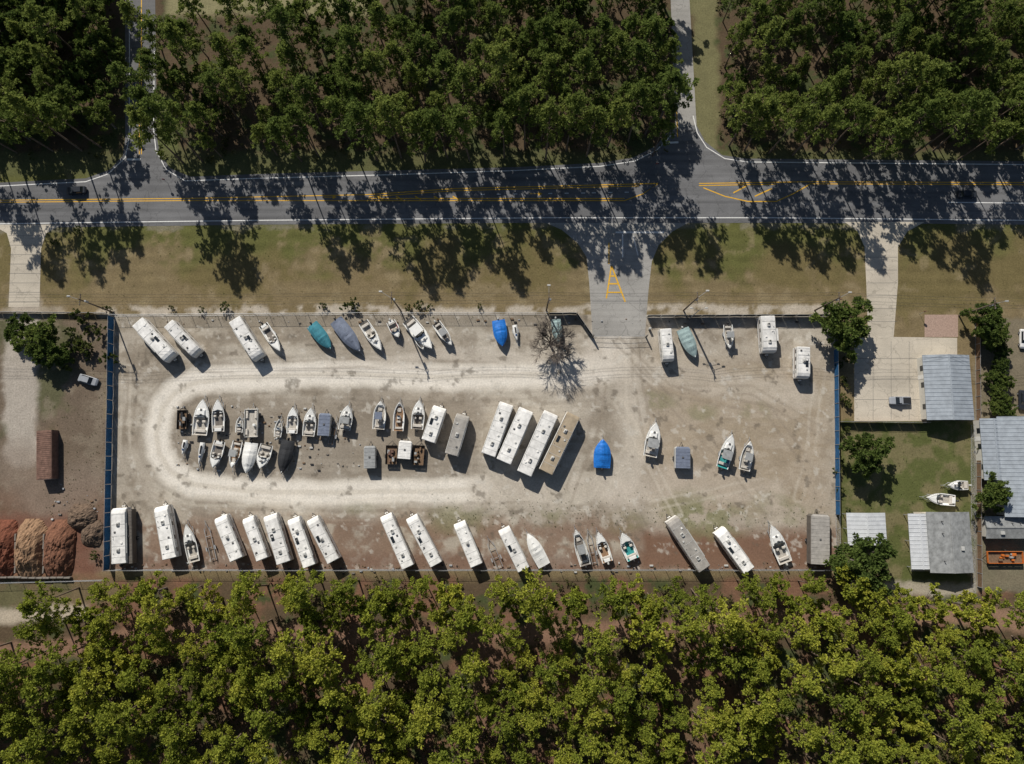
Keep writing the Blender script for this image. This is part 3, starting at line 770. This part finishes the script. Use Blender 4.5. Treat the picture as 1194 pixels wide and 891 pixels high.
# ------------------------------------------------------------------ fences, gate, poles, wires
def fence(name, pts, h, panel, step=3.0, chain=False, top=True):
    mb = MB(); q = [Vector(W(*p)) for p in pts]
    for a, b2 in zip(q[:-1], q[1:]):
        L = (b2-a).length; n = max(1, int(L/step)); d = (b2-a)/n; nn = Vector((-d.y, d.x)).normalized()*.04
        for i in range(n+1):
            p = a+d*i; mb.cyl((p.x, p.y, 0), (p.x, p.y, h+.08), .05, .05, M_steel, 6)
        for zz in (h, .12): mb.cyl((a.x, a.y, zz), (b2.x, b2.y, zz), .03, .03, M_steel, 5)
        if panel:
            for i in range(n):
                p = a+d*i; e = a+d*(i+1)
                g = d.normalized()*.07
                p2 = p+g+nn; e2 = e-g+nn; zb = random.uniform(.1, .2); zt = h-random.uniform(.02, .10); mid = (p2+e2)/2+nn*random.uniform(-1, 2)
                mb.add([(p2.x, p2.y, zb), (mid.x, mid.y, zb), (e2.x, e2.y, zb), (e2.x, e2.y, zt), (mid.x, mid.y, zt-.03), (p2.x, p2.y, zt)], [(0, 1, 4, 5), (1, 2, 3, 4)], panel)
        if chain:
            k = int(L/.35); dd = (b2-a)/k
            for i in range(k):
                p = a+dd*i
                e = p+dd.normalized()*h
                if (e-a).length < L:
                    mb.cyl((p.x, p.y, .1), (e.x, e.y, h), .009, .009, M_steel, 3, False); mb.cyl((e.x, e.y, .1), (p.x, p.y, h), .009, .009, M_steel, 3, False)
    mb.obj(name)
fence('blue_screen_fence', [(133, 370), (131, 500), (128, 664)], 2.6, M_fblue)
fence('blue_screen_fence', [(972, 408), (974, 600)], 2.4, M_fblue)
fence('chain_link_fence', [(974, 600), (976, 664)], 2.2, None, chain=True)
fence('screened_fence', [(754, 370), (974, 369)], 2.3, M_fdark)
fence('screened_fence', [(974, 369), (973, 408)], 2.3, M_fdark)
fence('chain_link_fence', [(133, 369), (420, 367), (640, 367)], 2.2, None, chain=True)
fence('screened_fence', [(640, 367), (672, 367), (690, 393)], 2.2, M_fdark)
fence('chain_link_fence', [(128, 664), (560, 664), (976, 664)], 2.1, None, chain=True)
fence('wooden_fence', [(-60, 364), (125, 366)], 1.3, M_wood)
fence('chain_link_fence', [(-40, 680), (126, 676)], 1.6, None, chain=True)
fence('wooden_fence', [(978, 492), (1080, 493)], 1.8, M_wood); fence('wooden_fence', [(1137, 372), (1139, 684)], 1.8, M_wood)
fence('chain_link_fence', [(1132, 496), (1132, 690)], 1.5, None, chain=True)
mb = MB()
for (a, b2) in (((692, 393), (721, 394)), ((723, 394), (752, 393))):
    A = W(*a); C = W(*b2)
    for zz in (.2, 1.1, 2.0): mb.cyl((A[0], A[1], zz), (C[0], C[1], zz), .035, .035, M_steel, 5)
    for k in range(19):
        t = k/18; x = A[0]+(C[0]-A[0])*t; y = A[1]+(C[1]-A[1])*t; mb.cyl((x, y, .15), (x, y, 2.05), .022, .022, M_steel, 4)
for p in ((691, 393), (753, 393)):
    A = W(*p); mb.box((A[0], A[1], 1.2), (.3, .3, 2.4), M_block)
mb.obj('entrance_gate')
A = W(757, 384); mb = MB(); mb.box((A[0], A[1], .7), (.5, .4, 1.4), M_ac, .05); mb.box((A[0], A[1]+.2, 1.1), (.3, .04, .3), M_black); mb.obj('gate_controller')

tops = []
def pole(px_, py_, arm, h=13.0, lamp=True):
    x, y = W(px_, py_); mb = MB()
    mb.cyl((0, 0, 0), (0, 0, h), .2, .13, M_pole, 10)
    mb.box((0, .0, h-.7), (.16, 2.6, .16), M_pole)
    for yy in (-1.15, -.5, .5, 1.15): mb.cyl((0, yy, h-.62), (0, yy, h-.35), .06, .04, M_ac, 6)
    mb.cyl((.32, 0, h-2.9), (.32, 0, h-1.9), .24, .24, M_steel, 10)
    if lamp:
        d = Vector(arm).normalized()
        mb.cyl((0, 0, h-1.5), (d.x*2.6, d.y*2.6, h-.9), .05, .04, M_steel, 6)
        mb.box((d.x*2.9, d.y*2.9, h-.92), (.75, .36, .18), M_ac, .05)
    mb.obj('utility_pole', (x, y, 0)); tops.append((x, y, h))
for a in (((131, 364), (-1, .3)), ((467, 362), (-1, .6)), ((637, 362), (0, 1)), ((797, 362), (1, .7)), ((950, 362), (1, .5)), ((1118, 368), (1, .2))):
    pole(a[0][0], a[0][1], a[1])
for sx in (-1, 1):
    x, y, h = tops[0] if sx < 0 else tops[5]
    mb = MB(); mb.cyl((0, 0, 0), (0, 0, 13), .2, .13, M_pole, 10); mb.box((0, 0, 12.3), (.16, 2.6, .16), M_pole)
    mb.obj('utility_pole', (x+sx*60, y, 0)); tops.append((x+sx*60, y, 13))
tops.sort()
mb = MB()
for a, b2 in zip(tops[:-1], tops[1:]):
    for yy in (-1.15, -.5, .5, 1.15):
        pr = None
        for i in range(9):
            t = i/8; q = (a[0]+(b2[0]-a[0])*t, a[1]+(b2[1]-a[1])*t+yy, a[2]-.35-4*.9*t*(1-t))
            if pr: mb.cyl(pr, q, .022, .022, M_vent, 3, False)
            pr = q
mb.obj('power_lines')
def lamp_post(px_, py_, h=9):
    x, y = W(px_, py_); mb = MB(); mb.cyl((0, 0, 0), (0, 0, h), .13, .08, M_steel, 8)
    for s in (-1, 1):
        mb.cyl((0, 0, h-.1), (s*1.5, .5, h+.1), .04, .04, M_steel, 6); mb.box((s*1.7, .55, h+.08), (.6, .3, .14), M_ac, .04)
    mb.box((0, 0, .15), (.5, .5, .3), M_block); mb.obj('lamp_post', (x, y, 0))
lamp_post(803, 372)
for p in ((764, 196), (196, 214), (975, 352), (1072, 366)):
    x, y = W(*p); mb = MB(); mb.cyl((0, 0, 0), (0, 0, 2.6), .04, .04, M_steel, 6)
    mb.cyl((0, .05, 2.3), (0, .08, 2.3), .38, .38, M_gelr, 8); mb.obj('traffic_sign', (x, y, 0))

# ------------------------------------------------------------------ buildings
def house(name, x0, y0, x1, y1, roofm, wallm, ridge='y', eave=2.9, rise=1.1, ribs=True, open_=False):
    a = W(x0, y1, eave); b2 = W(x1, y0, eave); sx, sy = b2[0]-a[0], b2[1]-a[1]; cx, cy = (a[0]+b2[0])/2, (a[1]+b2[1])/2
    e = bpy.data.objects.new(name, None); e.location = (cx, cy, 0); COL.objects.link(e)
    if ridge == 'x': lx, ly, rot = sx, sy, 0
    else: lx, ly, rot = sy, sx, math.pi/2
    mb = MB()
    t = .12
    for s in (-1, 1):
        mb.add([(-lx/2, 0, eave+rise), (lx/2, 0, eave+rise), (lx/2, s*ly/2, eave), (-lx/2, s*ly/2, eave),
                (-lx/2, 0, eave+rise-t), (lx/2, 0, eave+rise-t), (lx/2, s*ly/2, eave-t), (-lx/2, s*ly/2, eave-t)],
               [(0, 1, 2, 3), (7, 6, 5, 4), (3, 2, 6, 7), (0, 3, 7, 4), (1, 5, 6, 2)], roofm)
        if ribs:
            k = -lx/2+.05
            while k < lx/2:
                mb.add([(k, 0, eave+rise+.06), (k+.09, 0, eave+rise+.06), (k+.09, s*ly/2, eave+.06), (k, s*ly/2, eave+.06), (k, 0, eave+rise), (k+.09, 0, eave+rise), (k+.09, s*ly/2, eave), (k, s*ly/2, eave)],
                       [(0, 1, 2, 3), (0, 3, 7, 4), (1, 5, 6, 2)], roofm); k += .9
    mb.box((0, 0, eave+rise+.05), (lx+.02, .3, .08), roofm)
    if not ribs:
        for k in (-.3, .15, .35): mb.cyl((lx*k, ly*.2, eave+rise*.5), (lx*k, ly*.2, eave+rise+.35), .09, .09, M_vent, 8)
        mb.box((-lx*.1, -ly*.25, eave+rise*.5+.18), (.9, .7, .3), M_ac, .05)
    mb.obj('roof', (0, 0, 0), rot, e)
    mb = MB(); wx, wy = lx-.7, ly-.7
    if open_:
        for x in (-.5, 0, .5):
            for y in (-.5, .5): mb.box((x*wx, y*wy, eave/2-.05), (.14, .14, eave-.15), M_steel)
        mb.obj('posts', (0, 0, 0), rot, e)
    else:
        pr = [(-wx/2, -wy/2, 0), (-wx/2, wy/2, 0), (-wx/2, wy/2, eave-.13), (-wx/2, 0, eave+rise-.2), (-wx/2, -wy/2, eave-.13)]
        mb.loft([pr, [(wx/2, q[1], q[2]) for q in pr]], wallm)
        mb.obj('walls', (0, 0, 0), rot, e)
        mb = MB()
        for s in (-1, 1):
            for k in (-.3, 0.05, .32): mb.box((k*wx, s*(wy/2+.01), 1.6), (1.2, .06, 1.1), M_glass)
        mb.box((wx/2+.01, wy*.25, 1.6), (.06, 1.1, 1.0), M_glass); mb.obj('windows', (0, 0, 0), rot, e)
        mb = MB(); mb.box((.18*wx, wy/2+.012, 1.05), (.95, .07, 2.05), M_white); mb.obj('door', (0, 0, 0), rot, e)
    return e
house('metal_roof_house', 1081, 414, 1130, 490, M_metalroof, M_wall, 'y')
house('carport', 989, 598, 1032, 636, M_metalroofw, M_wall, 'y', 2.6, .5, open_=True)
house('bungalow', 1085, 597, 1130, 668, M_shing, M_wall, 'y', 2.9, .9, ribs=False)
house('porch', 1063, 599, 1085, 664, M_metalroofw, M_wall, 'y', 2.4, .2, open_=True)
house('metal_roof_house', 1172, 486, 1225, 603, M_metalroof, M_wall, 'y', 3.2, 1.4)
house('garage', 1148, 488, 1172, 560, M_metalroof, M_wall, 'y', 2.8, .5)
house('shed', 1150, 602, 1194, 628, M_shing, M_wall, 'x', 2.4, .5, ribs=False)

def mound(name, cx, cy, rx, ry, h, m, seed):
    x, y = W(cx, cy); n = 34; vs = []; fs = []
    g = np.linspace(-1, 1, n); A, C = np.meshgrid(g, g)
    rr = np.hypot(np.abs(A)**1.3, np.abs(C)**1.3)*(1.0+.35*(fbm(A*2+seed, C*2, 1.0, seed+9)-.5))
    z = h*np.clip(1.02-rr**1.5, 0, 1)*(.6+.8*fbm(A*3+seed, C*3, 1.0, seed))
    z = z + .16*h*fbm(A*9, C*9, 1, seed+3)*(z > .05) - .04*(z <= 0)
    for i in range(n):
        for j in range(n): vs.append((A[i, j]*rx, C[i, j]*ry, z[i, j]))
    for i in range(n-1):
        for j in range(n-1): k = i*n+j; fs.append((k, k+1, k+n+1, k+n))
    mb = MB(); mb.add(vs, fs, m); mb.obj(name, (x, y, 0), 0)
mound('mulch_pile', 4, 640, 3.6, 6.6, 2.6, M_mred, 3); mound('mulch_pile', 37, 640, 3.5, 6.8, 2.8, M_mtan, 5); mound('mulch_pile', 70, 640, 3.6, 6.6, 2.6, M_mbrn, 8)
mound('soil_pile', 96, 603, 3.4, 3.0, 2.0, M_dirt, 11); mound('soil_pile', 108, 622, 2.6, 3.0, 1.5, M_dirt, 14)
mb = MB()
def wl(a, b2, h=1.1):
    A = Vector(W(*a)); C = Vector(W(*b2)); d = C-A; n = max(1, int(d.length/1.5))
    for i in range(n):
        p = A+d*((i+.5)/n); sx = abs(d.x)/n if abs(d.x) > abs(d.y) else .45; sy = abs(d.y)/n if abs(d.y) >= abs(d.x) else .45
        mb.box((p.x+random.uniform(-.08, .08), p.y+random.uniform(-.08, .08), h/2), (max(sx, .45)-.1, max(sy, .45)-.1, h*random.uniform(.8, 1.05)), M_block, .04)
for x in (21, 54): wl((x, 622), (x, 668))
wl((-20, 673), (85, 673)); mb.obj('block_wall')

# ------------------------------------------------------------------ vegetation
def quads_mesh(name, cyls, qv, tint, mats):
    nb = len(cyls.v)
    co = np.concatenate([np.array(cyls.v, float).reshape(-1, 3), qv.reshape(-1, 3)])
    loops = []; starts = []; s = 0; mi = []
    for f in cyls.f: loops.extend(f); starts.append(s); s += len(f); mi.append(0)
    nq = len(qv)
    ql = (np.arange(nq*4)+nb)
    loops = np.concatenate([np.array(loops, int), ql]); starts = np.concatenate([np.array(starts, int), s+np.arange(nq)*4]); mi = np.concatenate([np.array(mi, int), np.ones(nq, int)])
    me = bpy.data.meshes.new(name)
    me.vertices.add(len(co)); me.vertices.foreach_set('co', co.astype(np.float32).ravel())
    me.loops.add(len(loops)); me.loops.foreach_set('vertex_index', loops.astype(np.int32))
    me.polygons.add(len(starts)); me.polygons.foreach_set('loop_start', starts.astype(np.int32))
    me.update(calc_edges=True)
    for m in mats: me.materials.append(m)
    me.polygons.foreach_set('material_index', mi.astype(np.int32))
    a = me.attributes.new('tint', 'FLOAT', 'POINT')
    tv = np.concatenate([np.zeros(nb), np.repeat(tint, 4)]).astype(np.float32); a.data.foreach_set('value', tv)
    return me
def sprays(cen, rad, n, rng, w, up=.35, tl=None):
    Nn = len(cen)*n
    c_ = np.repeat(cen, n, 0); r = np.repeat(rad, n)*rng.uniform(.6, 1.15, Nn)
    d = rng.normal(size=(Nn, 3)); d[:, 2] += up; d /= np.linalg.norm(d, axis=1)[:, None]
    s = np.cross(d, rng.normal(size=(Nn, 3))); s /= np.linalg.norm(s, axis=1)[:, None]
    s *= (w*rng.uniform(.6, 1.3, Nn))[:, None]
    p0 = c_+d*(r*.15)[:, None]; mid = c_+d*(r*.68)[:, None]; tip = c_+d*r[:, None]
    q = np.stack([p0, mid+s, tip, mid-s], 1)
    t = np.clip(np.repeat(rng.uniform(0, 1, len(cen)) if tl is None else tl, n)+rng.normal(0, .12, Nn), 0, 1)
    return q, t
def pine(seed, h, R, needles, nb=24, crown=.52, n=21, w=.145):
    rng = np.random.default_rng(seed); mb = MB()
    bend = rng.uniform(-.6, .6, 2)
    def tp(t): return np.array([bend[0]*math.sin(t*2.5), bend[1]*math.sin(t*2.1), h*t])
    pr = tp(0)
    for i in range(1, 7):
        q = tp(i/6); r0 = .22*(1-(i-1)/6*.85); r1 = .22*(1-i/6*.85); mb.cyl(tuple(pr), tuple(q), r0, r1, M_bark, 6, False); pr = q
    cen = []; rad = []; tl = []
    az = rng.uniform(0, 6.28)
    lob = rng.uniform(.6, 1.2, 6)
    for k in range(nb):
        t = (k+rng.uniform(0, 1))/nb; z = crown+(.95-crown)*t
        az += 2.4+rng.normal(0, .35)
        prof = (.7+t*1.5) if t < .2 else max(.12, 1-((t-.2)/.86)**1.5)
        L = R*prof*rng.uniform(.7, 1.1)*lob[int(az/6.2832*6) % 6]
        el = rng.uniform(.0, .3)+t*.5
        a = tp(z); d = np.array([math.cos(az)*math.cos(el), math.sin(az)*math.cos(el), math.sin(el)])
        b2 = a+d*L
        mb.cyl(tuple(a), tuple(b2), .055, .02, M_bark, 3, False)
        bt = rng.uniform(0, 1)
        m = max(2, int(L*.9))
        for j in range(m):
            s = .35+.5*(j+rng.uniform(0, 1))/m
            lat = rng.normal(0, .11*L*s+.12, 3); lat[2] = abs(lat[2])*.6
            cen.append(a+d*L*s+lat); rad.append(rng.uniform(.5, .8)); tl.append(np.clip(.6*bt+.4*rng.uniform(0, 1), 0, 1))
        for j in range(3):
            cen.append(b2+rng.normal(0, .38, 3)); rad.append(rng.uniform(.5, .85)); tl.append(np.clip(.6*bt+.4*rng.uniform(.3, 1), 0, 1))
    for j in range(6): cen.append(tp(.98)+rng.normal(0, .45, 3)); rad.append(.7); tl.append(rng.uniform(.3, 1))
    cen = np.array(cen); q, t = sprays(cen, np.array(rad), n, rng, w, .4, np.array(tl))
    return quads_mesh('pine_tree', mb, q, t, [M_bark, needles])
def oak(seed, h, R, leaves, bark=None, n_l=46, cards=32, w=.18, base=.5, trunk=True, rf=.25):
    rng = np.random.default_rng(seed); mb = MB(); bark = bark or M_barkg
    mb.cyl((0, 0, 0), (0, 0, h*base*.7), .3 if trunk else .06, .22 if trunk else .04, bark, 8, False)
    cen = []; rad = []; tl = []
    for k in range(n_l):
        u = rng.uniform(0, 6.28); e = math.asin(rng.uniform(-.1, 1)); rr = rng.uniform(.5, 1.05)
        lob = 1+.25*math.sin(u*3+seed)+.15*math.sin(u*5+seed*2)
        p = np.array([math.cos(u)*math.cos(e)*R*rr*lob, math.sin(u)*math.cos(e)*R*rr*lob, h*base+math.sin(e)*h*(.96-base)*rr])
        mb.cyl((0, 0, h*base*.68), tuple(p*.95), .08 if trunk else .02, .02, bark, 3, False)
        tt_ = rng.uniform(0, 1)
        cen.append(p); rad.append(rng.uniform(.55, 1.0)*R*rf); tl.append(tt_)
        for j in range(3): cen.append(p+rng.normal(0, R*.12, 3)); rad.append(R*rf*.65); tl.append(np.clip(tt_+rng.normal(0, .15), 0, 1))
    q, t = sprays(np.array(cen), np.array(rad), cards, rng, w, .3, np.array(tl))
    return quads_mesh('tree', mb, q, t, [bark, leaves])
def inst(name, me, x, y, s, rz, sz=None):
    o = bpy.data.objects.new(name, me); o.location = (x, y, 0); o.scale = (s, s, sz or s); o.rotation_euler = (random.uniform(-.05, .05), random.uniform(-.05, .05), rz); COL.objects.link(o); return o

PB = [('pine_tree', pine(100+i, 14.5+i % 4, 3.8+.4*(i % 4), L_pine, 23+2*(i % 4), [.5, .58, .45][i % 3])) for i in range(11)]
PB += [('broadleaf_tree', oak(500+i, 11+i % 3, 3.5+.4*(i % 3), L_broad, None, 40, 30, .17, .55, rf=.23)) for i in range(4)]
PT = [('pine_tree', pine(200+i, 17+i % 4, 3.7+.4*(i % 4), L_pine2, 24+2*(i % 4), [.5, .58, .45][i % 3])) for i in range(11)]
PT += [('broadleaf_tree', oak(600+i, 13+i % 3, 3.8+.4*(i % 3), L_oak, None, 40, 30, .17, .5, rf=.24)) for i in range(2)]
OK = [oak(300+i, 9, 4.5, L_oak, n_l=60, cards=36, w=.17) for i in range(4)]
OKn = [('oak_tree', m) for m in OK]
placed = []
def scatter(region, hh, n, spacing, meshes, ok, smin=.7, smax=1.18):
    k = 0
    rnd = random.Random(int(region[0]*3+region[1]*5+9999))
    for _ in range(n):
        px_ = rnd.uniform(region[0], region[2]); py_ = rnd.uniform(region[1], region[3])
        s = rnd.uniform(smin, smax); x, y = W(px_, py_, hh*s)
        bx, by = P(x, y)
        if any((x-a)**2+(y-b2)**2 < (spacing*(s+q)/2)**2 for a, b2, q in placed): continue
        if not ok(px_, py_, bx, by, rnd): continue
        nm, me = rnd.choice(meshes)
        placed.append((x, y, s)); inst(nm, me, x, y, s, rnd.uniform(0, 6.28), s*rnd.uniform(.88, 1.12)); k += 1
    return k
def n1(x, y, sc, s): return float(fbm(np.array([x*1.0]), np.array([y*1.0]), sc, s)[0])
def sd(x, y, pts): return float(segd(np.array([x*1.0]), np.array([y*1.0]), pts)[0])
for k, (a, b2) in enumerate([(588, 184), (612, 172), (636, 186), (660, 176), (684, 182), (708, 172), (732, 166), (752, 156), (850, 170), (868, 176), (896, 179), (924, 181), (962, 180), (1032, 180), (1062, 182), (1088, 176), (1150, 180), (440, 187), (468, 184), (496, 188), (522, 184), (548, 188), (352, 188), (372, 182), (214, 190), (236, 188), (118, 172), (96, 176), (62, 176), (20, 178)]):
    x, y = W(a, b2); s = 1.12+.16*((k*37) % 10)/10; placed.append((x, y, .95)); inst('pine_tree', PT[k % 11][1], x, y, s*.95, k*1.3, s*1.08)
def ok_bot(px_, py_, bx, by, rnd):
    if by < 676: return False
    if 985 < bx < 1300 and by < 694: return False
    if bx < 75 and by < 738 and bx > -100: return False
    if sd(bx, by, [(1040, 712), (1100, 716), (1300, 728)]) < 15: return False
    if sd(px_, py_+4, TRK) < 14 and rnd.random() < .8: return False
    if sd(px_, py_, [(560, 760), (575, 800), (565, 870)]) < 18 and rnd.random() < .85: return False
    if sd(px_, py_, [(790, 750), (800, 800), (810, 860)]) < 12 and rnd.random() < .8: return False
    if n1(px_, py_, 42, 91) > .665: return False
    return True
n_b = scatter((-90, 680, 1290, 960), 12.5, 7000, 4.95, PB, ok_bot)
def ok_top(px_, py_, bx, by, rnd):
    if by > 190: return False
    if 138 < bx < 205 and not (bx > 186 and by < 140): return False
    if 776 < bx < 842: return False
    if bx > 186 and bx < 450 and by < 44: return False
    if bx < 138 and by > 176: return False
    if (262 < bx < 322 or 388 < bx < 405) and by > 140: return False
    if n1(px_, py_, 46, 61) > .67: return False
    return True
def ok_tl(px_, py_, bx, by, rnd): return ok_top(px_, py_, bx, by, rnd) and bx < 138
n_o = scatter((-100, -60, 120, 130), 7, 300, 7.5, OKn, ok_tl, 1.0, 1.45)
n_t = scatter((-100, -70, 1300, 176), 14.5, 7000, 5.1, PT, ok_top, .72, 1.2)
for (a, b2, r, hh) in ((985, 378, 6.4, 9), (1012, 527, 5.0, 8), (1008, 658, 6.6, 10), (1157, 576, 4.0, 7), (45, 398, 5.0, 7), (22, 384, 3.5, 5), (62, 412, 3.8, 5), (1150, 372, 4.2, 7), (1160, 392, 3.5, 6)):
    x, y = W(a, b2, hh*.6); inst('oak_tree' if hh > 6 else 'small_tree', OK[(a+b2) % 4], x, y, r/5.0, a*1.0, hh/9.0)
BU = [oak(400+i, 1.6, 1.1, L_bush, n_l=14, cards=18, w=.09, trunk=False) for i in range(3)]
for (a, b2, s) in ((93, 271, 1), (66, 283, .8), (265, 359, 1.1), (236, 361, .7), (200, 360, .6), (376, 358, .8), (405, 358, 1.2), (413, 357, 1.2), (475, 358, .8), (488, 357, 1.1), (500, 359, .7), (560, 359, .6), (128, 360, .9),
                   (112, 648, .9), (1140, 520, 1), (1140, 600, .9), (1060, 600, .7), (985, 470, .9), (985, 450, .7)):
    x, y = W(a, b2); inst('shrub', random.choice(BU), x, y, s*1.1, a)
for k, (a, b2) in enumerate([(1158, 428), (1150, 440), (1164, 446), (1154, 456), (1162, 468), (1152, 476), (1148, 400), (1160, 410), (1166, 482), (1138, 386)]):
    x, y = W(a, b2); inst('evergreen_shrub', OK[k % 4], x, y, .42, a, .4)
for k in range(16):
    x, y = W(random.gauss(102, 12), random.gauss(398, 16)); inst('shrub', random.choice(BU), x, y, random.uniform(.8, 1.9), k)
for k in range(12):
    x, y = W(random.uniform(975, 988), random.uniform(410, 600)); inst('shrub', random.choice(BU), x, y, random.uniform(.6, 1.1), k)
# undergrowth
rng = np.random.default_rng(5); cen = []; rad = []
while len(cen) < 4000:
    a = rng.uniform(-90, 1290); b2 = rng.uniform(676, 940) if rng.random() < .5 else rng.uniform(-40, 186)
    if b2 < 200 and (140 < a < 190 or 775 < a < 836 or (190 < a < 450 and b2 < 24)): continue
    if sd(a, b2, [(1020, 712), (1100, 716), (1300, 728)]) < 15 or sd(a, b2, TRK) < 13: continue
    if b2 > 600 and n1(a, b2, 40, 71) > .55: continue
    if a > 980 and 600 < b2 < 696: continue
    if a < 90 and 600 < b2 < 735: continue
    x, y = W(a, b2)
    for j in range(3): cen.append((x+rng.normal(0, 1.0), y+rng.normal(0, 1.0), rng.uniform(.2, 1.1))); rad.append(rng.uniform(.5, 1.2))
q, t = sprays(np.array(cen), np.array(rad), 14, rng, .14, .8)
me = quads_mesh('undergrowth', MB(), q, t, [M_bark, L_under]); o = bpy.data.objects.new('undergrowth', me); COL.objects.link(o)
cen = []; rad = []
while len(cen) < 1700:
    r_ = rng.random()
    if r_ < .2: a = rng.uniform(50, 1194); b2 = rng.uniform(266, 362)
    elif r_ < .4: a = rng.uniform(133, 974); b2 = rng.choice([rng.normal(371, 2), rng.normal(660, 2)])
    elif r_ < .65: a = rng.uniform(500, 970); b2 = rng.normal(602, 12)
    elif r_ < .8: a = rng.uniform(50, 126); b2 = rng.uniform(380, 660)
    else: a = rng.uniform(985, 1135); b2 = rng.uniform(500, 680)
    if (640 < a < 800 or 990 < a < 1075) and b2 < 400: continue
    x, y = W(a, b2); cen.append((x, y, .02)); rad.append(rng.uniform(.08, .26))
q, t = sprays(np.array(cen), np.array(rad), 9, rng, .04, 1.2)
me = quads_mesh('weeds', MB(), q, t, [M_bark, L_bush]); o = bpy.data.objects.new('weeds', me); COL.objects.link(o)
# bare tree
mb = MB(); rb = random.Random(4)
def grow(p, d, L, r, lv):
    q = p+d*L; mb.cyl(tuple(p), tuple(q), r, r*.65, M_barkg, 5 if lv > 1 else 3, False)
    if lv == 0: return
    for k in range(3 if lv > 2 else 5):
        nd = (d+Vector((rb.gauss(0, .5), rb.gauss(0, .5), rb.gauss(.02, .3)))).normalized(); grow(p.lerp(q, rb.uniform(.45, 1)), nd, L*rb.uniform(.66, .9), max(r*.66, .022), lv-1)
grow(Vector((0, 0, 0)), Vector((0, 0, 1)), 2.6, .24, 5)
for v in ((.9, .5), (-.9, .4), (.3, -.9), (-.4, -.7), (0, .9), (.9, -.3)): grow(Vector((0, 0, 2.0)), Vector((v[0], v[1], .6)).normalized(), 2.6, .16, 4)
x, y = W(641, 402); mb.obj('bare_tree', (x, y, 0))
# clutter
mb = MB(); rb = random.Random(9)
for k in range(340):
    r_ = rb.random()
    if r_ < .5: a, b2 = rb.uniform(205, 420), rb.uniform(470, 552)
    elif r_ < .8: a, b2 = rb.uniform(140, 960), rb.gauss(662, 3)
    elif r_ < .88: a, b2 = rb.uniform(60, 125), rb.uniform(560, 612)
    else: a, b2 = rb.uniform(140, 960), rb.uniform(372, 378)
    x, y = W(a, b2); s = rb.uniform(.1, .38); mb.box((x, y, s*.4), (s*rb.uniform(.6, 2.4), s, s*.8), rb.choice((M_block, M_wood, M_wood, M_black, M_ac, M_steel)))
mb.obj('scrap_and_blocks')

# ------------------------------------------------------------------ light, sky, camera
EL = math.radians(36); dirx, diry = .40, -.917
sun = bpy.data.lights.new('sun', 'SUN'); sun.energy = 5.0; sun.angle = math.radians(.5); sun.color = (1, .945, .86)
so = bpy.data.objects.new('sun', sun); COL.objects.link(so); so.location = (-60, 140, 120)
d = Vector((dirx*math.cos(EL), diry*math.cos(EL), -math.sin(EL))); so.rotation_euler = d.to_track_quat('-Z', 'Y').to_euler()
w = bpy.data.worlds.new('World'); scene.world = w; w.use_nodes = True
t = w.node_tree; bg = t.nodes['Background']; sk = t.nodes.new('ShaderNodeTexSky'); sk.sky_type = 'NISHITA'; sk.sun_disc = False
sk.sun_elevation = EL; sk.sun_rotation = math.atan2(-dirx, -diry); t.links.new(sk.outputs[0], bg.inputs['Color']); bg.inputs['Strength'].default_value = .055
cam = bpy.data.cameras.new('camera'); co = bpy.data.objects.new('camera', cam); COL.objects.link(co)
co.location = (0, 0, H); co.rotation_euler = (TILT, 0, 0); cam.sensor_width = 36; cam.lens = F/1194*36; cam.clip_end = 3000; cam.clip_start = 1
scene.camera = co
scene.view_settings.view_transform = 'Standard'; scene.view_settings.look = 'None'; scene.view_settings.exposure = 0
